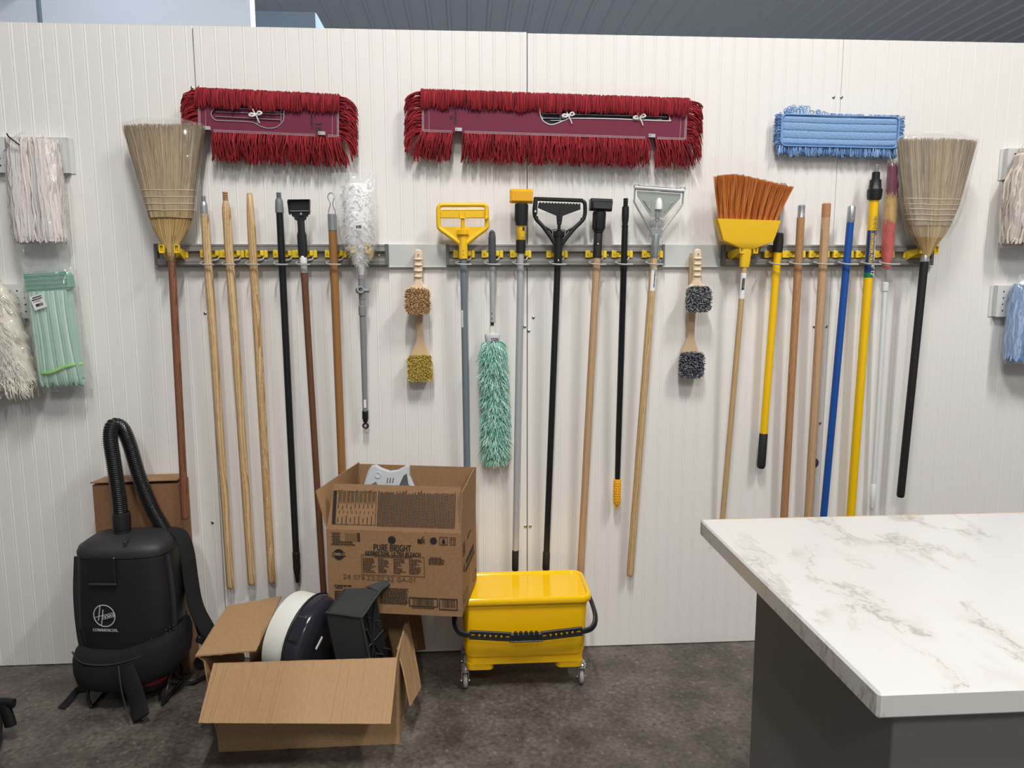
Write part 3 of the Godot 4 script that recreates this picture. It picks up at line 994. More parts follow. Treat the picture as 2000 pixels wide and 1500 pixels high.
	part("knurled_nut", knurl(0.0215, 0.0235, 1.405, 1.424), M.yellow_plastic, o)
	rod("screw", thread_prof(0.0082, 1.424, 1.47, 7, 0.0065), M.yellow_plastic, o, 14)
	m = MB.new()
	m.box(V(0, 1.478, 0.002), V(0.165, 0.026, 0.01), 0.002)
	m.box(V(0, 1.494, 0.0), V(0.16, 0.006, 0.014), 0.002)
	m.box(V(-0.0105, 1.476, 0.008), V(0.0035, 0.03, 0.006), 0.001)
	m.box(V(0.0105, 1.476, 0.008), V(0.0035, 0.03, 0.006), 0.001)
	m.box(V(0, 1.465, 0.008), V(0.024, 0.0035, 0.006), 0.001)
	part("clamp_bar", m, M.yellow_plastic, o)
	m = MB.new().box(V(0.089, 1.487, 0.004), V(0.014, 0.05, 0.022), 0.003)
	m.box(V(0.087, 1.464, 0.012), V(0.01, 0.012, 0.012), 0.003)
	part("latch", m, M.yellow_plastic, o)
	for y: float in [1.332, 1.346]:
		part("rivet", MB.new().lathe(prof([0.0024, 0, 0.0024, 0.001, 0, 0.0016]), 10, at_xf(V(0.001, y, 0.0162), rot(90, 0, 0))), M.cast_grey, o)
	# green chenille duster hanging upside down
	o = hung("chenille_duster", "mint green chenille duster hanging from a silver handle with a dark grip", "duster", V(-0.139, 1.312, 0.06), V(-0.139, 1.587, 0.08))
	rod("grip", [0.0105, 0.262, 0.0128, 0.264, 0.0138, 0.3, 0.0138, 0.365, 0.0115, 0.385, 0.006, 0.394, 0.0, 0.396], M.dark_grip, o, 20, "dark grey rubber grip")
	part("hang_eye", MB.new().tube(circle(V(-0.002, 0.384, 0.011), 0.0045, 14), 0.0016, 6, false, 1.0, Vector3.BACK, true), M.dark_grip, o)
	rod("handle", [0.0, 0.03, 0.0098, 0.03, 0.0098, 0.265], M.aluminium, o)
	part("button", MB.new().box(V(-0.001, 0.046, 0.01), V(0.013, 0.012, 0.006), 0.001), M.black_plastic, o)
	for y: float in [0.065, 0.085]:
		part("spring_pin", MB.new().lathe(prof([0.0026, 0, 0.0026, 0.001, 0, 0.0018]), 10, at_xf(V(-0.002, y, 0.0092), rot(90, 0, 0))), M.dark_grip, o)
	part("socket", MB.new().box(V(0, 0.022, 0.0), V(0.022, 0.05, 0.02), 0.003), mat("cream_plastic", rgb(232, 230, 216), 0.4), o)
	m = MB.new().loft([round_xz(0.024, 0.017, -0.028), round_xz(0.028, 0.02, -0.02), round_xz(0.03, 0.02, 0.0), round_xz(0.026, 0.017, 0.006)])
	part("cuff", m, mat("mesh_cuff", rgb(200, 202, 206), 0.7), o)
	m = MB.new()
	for i in 6:
		for j in 3:
			m.lathe(prof([0.0022, 0, 0.0022, 0.0006, 0, 0.0006]), 6, at_xf(V(-0.005 + i * 0.0048 + (j % 2) * 0.0024, -0.022 + j * 0.006, 0.0196), rot(90, 0, 0)))
	part("cuff_mesh_holes", m, M.ink, o).set_meta("kind", "stuff")
	fl = MB.new().tint(Color.WHITE)
	var mint := [lin(178, 222, 206), lin(148, 206, 188), lin(212, 240, 230), lin(112, 180, 162), lin(194, 230, 217)]
	for k in 2600:
		var t := rng.randf()
		var an := rng.randf() * TAU
		var ax := V(lerpf(0.0, 0.012, t), lerpf(-0.02, -0.5, t), 0.004)
		var rr := lerpf(0.026, 0.036, smoothstep(0.0, 0.12, t)) * (1.0 - 0.3 * smoothstep(0.93, 1.0, t))
		var d := V(cos(an), 0, sin(an) * 0.7)
		var p := ax + d * rr * rng.randf_range(0.6, 0.9)
		fl.col = mint[rng.randi() % 5]
		var side := V(rng.randf_range(-0.014, 0.014), 0, rng.randf_range(-0.006, 0.01))
		var out := rng.randf_range(0.016, 0.03)
		fl.strand(pts([p, p + d * out * 0.5 + V(0, -0.002, 0) + side * 0.3, p + d * out * 0.85 + V(0, -0.012, 0) + side * 0.7, p + d * out + V(0, rng.randf_range(-0.034, -0.018), 0) + side]), 0.0014, 4)
	fl.col = mint[1]
	fl.lathe(prof([0.0, -0.505, 0.012, -0.5, 0.024, -0.48, 0.03, -0.4, 0.03, -0.08, 0.024, -0.03, 0.0, -0.02]), 16, at_xf(V(0.006, 0, 0.004)), 1.0, 0.7)
	part("chenille", fl, M.strands, o, "mint green chenille yarn").set_meta("kind", "stuff")
	# yellow jaw clamp on an aluminium handle
	o = hung("mop_stick", "yellow plastic jaw clamp with a black neck on an aluminium handle", "mop handle", V(-0.053, 0.36, 0.04), V(-0.031, 1.625, 0.075), G)
	rod("handle", [0.0, 0.08, 0.0125, 0.08, 0.0125, 1.3], M.aluminium, o)
	rod("end_grip", [0.0, 0.0, 0.011, 0.0, 0.0132, 0.004, 0.0135, 0.085, 0.0125, 0.087], M.black_rubber, o)
	rod("collar", [0.0135, 1.262, 0.0172, 1.264, 0.0185, 1.29, 0.0185, 1.31, 0.0165, 1.312], M.black_rubber, o)
	rod("sleeve", [0.0155, 1.305, 0.0162, 1.306, 0.0162, 1.366, 0.015, 1.367], M.yellow_plastic, o)
	m = MB.new().box(V(0.006, 1.352, 0.0156), V(0.004, 0.012, 0.002), 0.0, rot(0, 20, 0))
	m.box(V(0.010, 1.352, 0.0136), V(0.0025, 0.012, 0.002), 0.0, rot(0, 30, 0))
	part("print_mark", m, M.ink, o)
	part("rivet", MB.new().lathe(prof([0.003, 0, 0.003, 0.001, 0, 0.002]), 10, at_xf(V(0.006, 1.322, 0.0156), rot(90, 20, 0))), M.zinc, o)
	m = MB.new()
	m.lathe(prof([0.015, 1.364, 0.0215, 1.365, 0.0235, 1.38, 0.0235, 1.442, 0.02, 1.446, 0.0, 1.446]), 20)
	for k in 12:
		var an := TAU * k / 12
		m.box(V(cos(an) * 0.0236, 1.41, sin(an) * 0.0236), V(0.003, 0.062, 0.003), 0.0008, Basis(Vector3.UP, -an))
	part("neck", m, M.black_rubber, o)
	m = MB.new()
	var hexa := poly([-0.0225, -0.02, 0.014, -0.0265, 0.0245, -0.017, 0.0245, 0.016, 0.012, 0.0265, -0.0225, 0.02])
	m.plate(hexa, 0.08, Transform3D(Basis(Vector3.BACK, Vector3.UP, Vector3.LEFT), V(0.04, 1.47, 0.0)), 0.003)
	m.box(V(-0.0365, 1.488, 0.0), V(0.016, 0.012, 0.044), 0.003)
	m.box(V(-0.0365, 1.452, 0.0), V(0.016, 0.01, 0.044), 0.003)
	m.box(V(-0.041, 1.47, 0.018), V(0.009, 0.044, 0.01), 0.003)
	part("jaw", m, M.amber_plastic, o)
	part("jaw_ridge", MB.new().box(V(-0.026, 1.47, 0.0235), V(0.003, 0.038, 0.004), 0.0008), M.amber_plastic, o)
	# black quick-change frame
	o = hung("mop_stick", "wide black plastic mop frame on a black handle", "mop handle", V(0.072, 0.359, 0.04), V(0.109, 1.573, 0.075), G)
	rod("handle", [0.0, 0.06, 0.0125, 0.06, 0.0125, 1.24], M.black_pole, o)
	rod("end_grip", [0.0, 0.0, 0.0125, 0.0, 0.0148, 0.005, 0.0145, 0.075, 0.0125, 0.078], M.black_rubber, o)
	m = MB.new()
	m.lathe(prof([0.0128, 1.215, 0.0148, 1.216, 0.0155, 1.29, 0.0165, 1.325, 0.0, 1.326]), 20)
	m.tube(smooth([V(-0.012, 1.295, 0), V(-0.03, 1.322, 0), V(-0.06, 1.36, 0), V(-0.093, 1.398, 0), V(-0.093, 1.455, 0)], 4), 0.0075, 8)
	m.tube(smooth([V(0.012, 1.295, 0), V(0.03, 1.322, 0), V(0.06, 1.36, 0), V(0.093, 1.398, 0), V(0.094, 1.448, 0), V(0.086, 1.458, 0)], 4), 0.0075, 8)
	m.tube(pts([V(-0.012, 1.33, 0), V(-0.034, 1.349, 0), V(-0.08, 1.374, 0), V(-0.084, 1.397, 0)]), 0.004, 6)
	m.tube(pts([V(0.012, 1.33, 0), V(0.034, 1.349, 0), V(0.08, 1.374, 0), V(0.084, 1.397, 0)]), 0.004, 6)
	m.plate(poly([-0.016, 1.318, -0.014, 1.305, 0.014, 1.305, 0.016, 1.318, 0.036, 1.346, 0.022, 1.352, -0.022, 1.352, -0.036, 1.346]), 0.006, at_xf(V(0, 0, -0.006)), 0.001)
	m.box(V(-0.005, 1.4605, 0.0), V(0.185, 0.014, 0.018), 0.004)
	m.box(V(-0.092, 1.435, 0.002), V(0.015, 0.064, 0.02), 0.003)
	part("frame", m, M.black_plastic, o)
	m = MB.new()
	m.plate(poly([-0.08, 1.446, -0.082, 1.428, -0.012, 1.402, -0.008, 1.37, 0.008, 1.37, 0.012, 1.402, 0.078, 1.428, 0.076, 1.446]), 0.01, at_xf(V(0, 0, -0.004)), 0.002)
	for k in 14:
		m.box(V(-0.074 + k * 0.0114, 1.4475, 0.001), V(0.006, 0.004, 0.009), 0.001)
	m.plate(poly([-0.0045, 1.385, 0.0045, 1.385, 0.001, 1.426, -0.001, 1.426]), 0.004, at_xf(V(0, 0, 0.005)), 0.001)
	part("clamp_bar", m, M.black_plastic, o)
	rod("screw", thread_prof(0.007, 1.322, 1.372, 8, 0.0055), M.black_plastic, o, 14)
	part("knurled_nut", knurl(0.0185, 0.02, 1.326, 1.343), M.black_plastic, o)
	part("window_edge", MB.new().tube(pts([V(-0.0235, 1.329, 0.003), V(-0.0235, 1.347, 0.003), V(-0.01, 1.347, 0.003)]), 0.0016, 4).tube(pts([V(0.0235, 1.329, 0.003), V(0.0235, 1.347, 0.003), V(0.01, 1.347, 0.003)]), 0.0016, 4), M.hook_grey, o)
	part("rivet", MB.new().lathe(prof([0.0042, 0, 0.0042, 0.001, 0.002, 0.0026, 0, 0.0026]), 10, at_xf(V(-0.0925, 1.413, 0.012), rot(90, 0, 0))), M.bright_zinc, o)
	part("rivet", MB.new().lathe(prof([0.0026, 0, 0.0026, 0.001, 0, 0.0018]), 10, at_xf(V(0.001, 1.237, 0.0148), rot(90, 0, 0))), M.bright_zinc, o)
	# black jaw clamp on a birch handle
	o = hung("mop_stick", "black plastic jaw clamp on a smooth pale birch handle", "mop handle", V(0.213, 0.329, 0.04), V(0.26, 1.608, 0.075), G)
	pole(o, 0.0142, 0, 1.3, M.birch)
	m = MB.new().lathe(prof([0.0145, 1.277, 0.0165, 1.278, 0.0165, 1.366, 0.0152, 1.37, 0.0185, 1.372, 0.0185, 1.376, 0.0195, 1.378, 0.0235, 1.384, 0.024, 1.448, 0.0, 1.45]), 20)
	for k in 10:
		var an := TAU * k / 10
		m.box(V(cos(an) * 0.0236, 1.415, sin(an) * 0.0236), V(0.003, 0.058, 0.004), 0.0008, Basis(Vector3.UP, -an))
	part("neck", m, M.black_rubber, o)
	m = MB.new()
	m.plate(poly([-0.02, -0.021, 0.016, -0.023, 0.024, -0.014, 0.028, 0.012, 0.02, 0.0225, -0.02, 0.0225]), 0.082, Transform3D(Basis(Vector3.BACK, Vector3.UP, Vector3.LEFT), V(0.043, 1.472, 0.0)), 0.003)
	m.plate(poly([-0.034, -0.016, 0.037, -0.016, 0.04, 0.011, -0.036, 0.012]), 0.004, at_xf(V(0.004, 1.471, 0.0255), rot(-8, 0, 0)), 0.002)
	part("jaw", m, M.black_plastic, o)
	part("rivet", MB.new().lathe(prof([0.003, 0, 0.003, 0.0012, 0, 0.002]), 10, at_xf(V(-0.002, 1.328, 0.0165), rot(90, 0, 0))), M.bright_zinc, o)
	# black pole with amber tip
	o = hung("threaded_pole", "black plastic pole with a threaded top and an amber textured foot grip", "pole", V(0.357, 0.613, 0.045), V(0.365, 1.719, 0.075), G)
	rod("handle", [0.0, 0.11, 0.0105, 0.11, 0.0118, 0.3, 0.0122, 0.94, 0.0135, 0.942, 0.0135, 0.965, 0.0118, 0.967, 0.0118, 1.107, 0.0128, 1.108, 0.0128, 1.112, 0.0, 1.113], M.black_pole, o)
	rod("adapter", [0.0112, 1.108, 0.0108, 1.122, 0.0125, 1.128, 0.0138, 1.145, 0.0138, 1.165, 0.0128, 1.182, 0.0095, 1.184], M.black_plastic, o)
	rod("thread", thread_prof(0.0098, 1.183, 1.213, 4, 0.008), M.black_plastic, o, 16)
	m = MB.new().lathe(prof([0.0, -0.004, 0.006, -0.004, 0.0065, 0.012, 0.012, 0.016, 0.0142, 0.024, 0.0148, 0.116, 0.0135, 0.12, 0.011, 0.121]), 18)
	for k in 8:
		for j in 8:
			var an := TAU * (k + 0.5 * (j % 2)) / 8
			m.box(V(cos(an) * 0.0146, 0.034 + j * 0.0105, sin(an) * 0.0146), V(0.003, 0.0055, 0.006), 0.001, Basis(Vector3.UP, -an))
	part("foot_grip", m, M.amber_plastic, o, "amber yellow textured grip")
	# galvanised mop stick
	o = hung("mop_stick", "galvanised wing-nut mop frame on a grained pine handle", "mop handle", V(0.419, 0.321, 0.035), V(0.48, 1.61, 0.075), G)
	pole(o, 0.0142, 0, 1.31, M.pine)
	part("sticker", MB.new().sheet(bend(0.0146, 1.161, 1.248, 40, 130), 0.0004), M.label_white, o)
	ink_bars(o, "sticker_print", V(0.004, 1.205, 0.0146), rot(0, 15, 0), 0.004, 0.06, 26, true)
	rod("socket", [0.0148, 1.285, 0.0155, 1.286, 0.0158, 1.355, 0.0135, 1.372, 0.0, 1.376], M.zinc, o, 18, "zinc socket")
	m = MB.new()
	m.tube(smooth([V(-0.006, 1.36, 0.002), V(-0.014, 1.376, 0.002), V(-0.045, 1.42, 0.001), V(-0.0885, 1.483, 0), V(-0.0925, 1.50, 0), V(-0.0925, 1.535, 0)], 4), 0.0036, 8)
	m.tube(smooth([V(0.006, 1.36, 0.002), V(0.014, 1.376, 0.002), V(0.045, 1.42, 0.001), V(0.0885, 1.483, 0), V(0.0925, 1.50, 0), V(0.0925, 1.535, 0)], 4), 0.0036, 8)
	part("wire_frame", m, M.bright_zinc, o)
	m = MB.new().tube(pts([V(-0.096, 1.541, 0.002), V(0.094, 1.538, 0.002)]), 0.0088, 12)
	part("top_bar", m, M.bright_zinc, o)
	for s: float in [-1.0, 1.0]:
		part("end_ring", MB.new().tube(circle(V(s * 0.088, 1.546, 0.003), 0.009, 16), 0.0028, 6, false, 1.0, Vector3.BACK, true), M.bright_zinc, o)
	m = MB.new()
	m.plate(poly([-0.026, 1.44, -0.02, 1.437, 0.02, 1.437, 0.028, 1.441, 0.084, 1.512, 0.084, 1.528, -0.084, 1.53, -0.082, 1.512]), 0.003, at_xf(V(0, 0, -0.004)), 0.0008)
	for s: float in [-1.0, 1.0]:
		m.plate(poly([s * 0.024, 1.452, s * 0.06, 1.497, s * 0.026, 1.5]), 0.0035, at_xf(V(0, 0, -0.001)), 0.002)
	part("pressure_plate", m, M.green_zinc, o, "greenish zinc pressure plate")
	m = MB.new().lathe(prof([0.0, 1.448, 0.008, 1.448, 0.0085, 1.452, 0.0085, 1.466]), 12, at_xf(V(0.001, 0, 0.004)))
	rod("screw", thread_prof(0.0042, 1.37, 1.45, 16, 0.0036), M.zinc, o, 10)
	rod("screw_sleeve", [0.004, 1.432, 0.0085, 1.433, 0.0085, 1.468, 0.006, 1.469], M.zinc, o, 12)
	part("screw_cap", MB.new().lathe(prof([0.0, 1.464, 0.0135, 1.466, 0.0135, 1.482, 0.011, 1.497, 0.005, 1.508, 0, 1.509]), 16, at_xf(V(0.002, 0, 0.003))), M.label_white, o, "white plastic screw cap")
	m = MB.new()
	for s: float in [-1.0, 1.0]:
		m.plate(poly([s * 0.003, 1.434, s * 0.008, 1.424, s * 0.022, 1.418, s * 0.026, 1.422, s * 0.014, 1.432]), 0.003, at_xf(V(0, 0, 0.001)), 0.0008)
	m.lathe(prof([0.004, 1.422, 0.007, 1.423, 0.006, 1.434, 0.004, 1.435]), 10)
	part("wing_nut", m, M.zinc, o)
	m = MB.new().plate(poly([-0.012, 1.352, 0.012, 1.352, 0.024, 1.39, 0.02, 1.397, -0.02, 1.397, -0.024, 1.39]), 0.008, at_xf(V(0, 0, -0.002)), 0.002)
	part("yoke", m, M.zinc, o)
	# --- rail with the orange broom
	o = hung("angle_broom", "yellow angle broom with orange plastic bristles", "broom", V(0.796, 0.557, 0.04) + V(-0.0018, -0.06, -0.0027), V(0.824, 1.571, 0.098))
	var up := 0.06
	pole(o, 0.0108, 0, 1.03 + up, M.ash)
	part("sticker", MB.new().sheet(bend(0.0113, 0.894 + up, 0.992 + up, 10, 170), 0.0004), M.label_white, o)
	ink_bars(o, "barcode", V(-0.002, 0.95 + up, 0.0113), Basis.IDENTITY, 0.011, 0.045, 22, true)
	m = MB.new()
	m.loft([round_xz(0.017, 0.012, 1.014 + up), round_xz(0.0185, 0.014, 1.03 + up), round_xz(0.022, 0.0165, 1.09 + up)])
	m.loft([oct(0.022, 0.016, 1.082 + up, 0.004), oct(0.1, 0.02, 1.112 + up, 0.0), oct(0.126, 0.0235, 1.19 + up, -0.004)])
	part("head", m, M.yellow_plastic, o, "yellow plastic broom head")
	fl = MB.new().tint(Color.WHITE)
	var og := [lin(206, 122, 56), lin(192, 108, 46), lin(220, 138, 70), lin(178, 96, 42)]
	for k in 2600:
		var tuft := rng.randi() % 40
		var row := tuft % 4
		var u := (tuft / 4 + 0.5 + (row % 2) * 0.5) / 10.5
		var jx := rng.randf_range(-0.0035, 0.0035)
		var jz := rng.randf_range(-0.003, 0.003)
		var x0 := lerpf(-0.113, 0.112, u) - 0.004 + jx
		var z0 := lerpf(-0.014, 0.015, row / 3.0) + jz
		var spread := rng.randf_range(-0.013, 0.013)
		var x1 := lerpf(-0.142, 0.15, u) + 0.003 + jx * 1.4 + spread
		var y1 := lerpf(1.345, 1.352, clampf(u * 4.0, 0, 1)) if u < 0.25 else lerpf(1.352, 1.312, (u - 0.25) / 0.75)
		y1 += up + rng.randf_range(-0.004, 0.002)
		var y0 := 1.186 + up
		fl.col = og[rng.randi() % 4]
		var a := V(x0, y0, z0)
		var e := V(x1, y1, z0 * 1.7 + rng.randf_range(-0.006, 0.006))
		fl.strand(pts([a, a.lerp(e, 0.5) + V(0, 0.0, 0), e]), 0.0013, 4)
	part("bristles", fl, M.gloss_strands, o, "orange plastic bristles").set_meta("kind", "stuff")
	# telescoping yellow pole
	o = hung("telescopic_pole", "short yellow telescopic pole with a silver upper tube and black foot grip", "pole", V(0.948, 0.765, 0.04), V(0.968, 1.626, 0.062), G)
	rod("foot_grip", [0.0, 0.0, 0.012, 0.0, 0.0165, 0.008, 0.0172, 0.02, 0.0165, 0.142, 0.0148, 0.145], M.black_rubber, o)
	rod("handle", [0.0146, 0.14, 0.0146, 0.88], M.yellow_pole, o)
	rod("collar", [0.0148, 0.862, 0.0182, 0.864, 0.019, 0.9, 0.0168, 0.932, 0.0125, 0.936], M.black_rubber, o)
	rod("inner_tube", [0.0112, 0.93, 0.0112, 1.122, 0.009, 1.122, 0.009, 1.1, 0.0, 1.1], M.aluminium, o, 20, "silver inner tube")
	for y: float in [1.105, 1.07]:
		part("spring_button", MB.new().lathe(prof([0.003, 0, 0.003, 0.002, 0, 0.003]), 8, at_xf(V(0.0105, y, 0.002), rot(90, 80, 0))), M.dark_grip, o)
	for q: Array in [["cedar handle with a bare metal tube tip", V(1.052, 0.31, 0.039), V(1.048, 1.753, 0.075), 0.0148, "cedar", "zinc", 1.444, 1.495, 0.0136], ["pale birch handle with a tan plastic tip", V(1.1545, 0.308, 0.039), V(1.146, 1.758, 0.075), 0.0162, "birch", "tan_tip", 1.45, 1.504, 0.0164], ["blue painted pole with a grey metal tip", V(1.2125, 0.306, 0.039), V(1.245, 1.74, 0.075), 0.0138, "blue_pole", "zinc", 1.434, 1.496, 0.0146]]:
		o = hung("broom_handle", q[0], "handle", q[1], q[2], G)
		pole(o, q[3], 0, q[6] + 0.004, M[q[4]])
		rod("tip", [q[3], q[6], q[8], q[6] + 0.002, q[8], q[7] - 0.004, q[8] - 0.003, q[7], q[8] - 0.003, q[7] - 0.004, 0.0, q[7] - 0.004], M[q[5]], o, 20, "metal tip" if q[5] == "zinc" else "tan plastic tip")
		part("rivet", MB.new().lathe(prof([0.0026, 0, 0.0026, 0.001, 0, 0.0018]), 10, at_xf(V(0.002, q[6] + 0.012, q[8]), rot(90, 0, 0))), M.bright_zinc, o)
	# extension pole
	o = hung("extension_pole", "thick yellow extension pole with a black lock collar and printed label", "pole", V(1.3328, 0.251, 0.038), V(1.334, 1.826, 0.075), G)
	up = 0.3
	pole(o, 0.0168, 0, 1.29 + up, M.yellow_pole)
	rod("lock_collar", [0.017, 1.272 + up, 0.0245, 1.276 + up, 0.027, 1.29 + up, 0.0275, 1.312 + up, 0.0225, 1.318 + up, 0.0205, 1.348 + up, 0.0148, 1.352 + up, 0.0142, 1.377 + up, 0.006, 1.379 + up], M.black_plastic, o)
	rod("thread", thread_prof(0.0096, 1.377 + up, 1.406 + up, 5, 0.0068), M.bright_zinc, o, 16)
	wrap_label(o, "notice_label", 0.0171, 1.159 + up, 1.218 + up, -10, 190, mat("notice_yellow", rgb(228, 186, 40), 0.5))
	wrap_label(o, "brand_label", 0.0171, 1.022 + up, 1.159 + up, -10, 190, mat("label_navy", rgb(24, 60, 120), 0.45))
	wrap_label(o, "lower_label", 0.0172, 0.978 + up, 1.022 + up, -10, 190, mat("label_green", rgb(22, 120, 70), 0.45))
	wrap_label(o, "label_edge", 0.0174, 0.998 + up, 1.03 + up, 60, 190, M.label_navy)
	letters("lettering", "EXTENSION POLE", 0.0105, V(-0.0045, 1.09 + up, 0.0171), rot(0, 0, -90) * Basis.IDENTITY, mat("ink_yellow", rgb(240, 205, 60), 0.5), o)
	letters("lettering", "FIBERGLASS & STAINLESS STEEL", 0.005, V(0.0075, 1.09 + up, 0.0163), rot(0, 22, 0) * rot(0, 0, -90), M.label_white, o)
	letters("lettering", "6'-12'", 0.013, V(0.004, 1.005 + up, 0.0178), rot(0, 10, 0) * rot(0, 0, -90), M.label_white, o)
	m = MB.new()
	for k in 9:
		m.box(V(0.002, 1.166 + up + k * 0.0055, 0.0175), V(0.018 - 0.006 * (k % 3), 0.0012, 0.0005))
	part("notice_print", m, M.ink, o).set_meta("kind", "stuff")
	# rainbow duster
	o = hung("rainbow_duster", "purple, yellow and red wool duster in a clear sleeve on a thin white rod", "duster", V(1.431, 0.576, 0.032), V(1.412, 1.503, 0.056))
	rod("handle", [0.0, 0.1, 0.0088, 0.1, 0.0095, 0.91, 0.0, 0.911], M.white_pole, o)
	rod("end_cap", [0.0, 0.0, 0.006, 0.001, 0.0095, 0.012, 0.0108, 0.05, 0.0105, 0.112, 0.009, 0.114], M.white_pole, o)
	rod("top_cap", [0.0095, 0.9, 0.0125, 0.902, 0.0125, 0.934, 0.004, 0.937], M.white_pole, o)
	rod("wire_stem", [0.003, 0.935, 0.003, 1.02], M.zinc, o, 8)
	var bands := [[0.985, 1.165, lin(206, 70, 62), lin(224, 98, 84)], [1.155, 1.262, lin(222, 180, 96), lin(236, 206, 130)], [1.25, 1.375, lin(140, 52, 82), lin(160, 74, 100)]]
	var names := ["red_wool", "yellow_wool", "purple_wool"]
	for j in 3:
		fl = MB.new().tint(Color.WHITE)
		var q: Array = bands[j]
		fl.col = q[2]
		var y0: float = q[0]
		var y1: float = q[1]
		fl.lathe(prof([0.0, y0, 0.012 if j == 0 else 0.018, y0 + 0.01, 0.019, lerpf(y0, y1, 0.35), 0.0195, y1 - 0.012, 0.016, y1, 0, y1]), 16, at_xf(V(0.001 + 0.002 * j, 0, 0.0)))
		for k in 800:
			var t := lerpf(y0, y1, rng.randf())
			var an := rng.randf() * TAU
			var rr := 0.018 if j > 0 else lerpf(0.011, 0.0185, clampf((t - y0) / 0.07, 0, 1))
			var d := V(cos(an), 0, sin(an))
			var p := V(0.001 + 0.002 * j, t, 0.0) + d * rr
			var c0: Color = q[2]
			fl.col = c0.lerp(q[3], rng.randf())
			fl.strand(pts([p, p + d * 0.002 + V(rng.randf_range(-0.003, 0.003), 0.009, 0), p + d * 0.001 + V(rng.randf_range(-0.004, 0.004), 0.02, 0)]), 0.0007, 3)
		part(names[j], fl, M.strands, o).set_meta("kind", "stuff")
	part("sleeve", bag_mesh([[0.97, 0.013, 0.013, 0.001], [1.02, 0.02, 0.02, 0.002], [1.1, 0.0235, 0.023, 0.002], [1.25, 0.0245, 0.023, 0.004], [1.36, 0.025, 0.022, 0.005], [1.402, 0.0255, 0.014, 0.006]], 0.0012, 9, 0.0), M.clear_sleeve, o, "clear plastic sleeve")
	# corn brooms
	corn_broom("corn broom with a red-brown handle hung beside the red dust mop", V(-1.302, 0.63, 0.128), V(-1.308, 1.583, 0.09), 0.0132, "red_wood", [[0.965, 0.0125, 0.0125, 0.0], [1.012, 0.0175, 0.016, 0.001], [1.055, 0.054, 0.03, 0.002], [1.117, 0.0755, 0.032, 0.006], [1.213, 0.095, 0.03, 0.003], [1.44, 0.135, 0.03, -0.002]], [1.213, 1.189, 1.165, 1.142], 1.117, false)
	corn_broom("corn broom with a black handle and a loose clear bag over its bristles", V(1.518, 0.644, 0.08), V(1.531, 1.578, 0.108), 0.0148, "black_rubber", [[0.965, 0.0145, 0.0145, 0.002], [1.005, 0.034, 0.026, 0.003], [1.045, 0.065, 0.036, 0.004], [1.095, 0.087, 0.04, 0.004], [1.17, 0.111, 0.038, 0.003], [1.395, 0.145, 0.035, 0.0]], [1.178, 1.158, 1.14, 1.12, 1.1], 1.08, true)

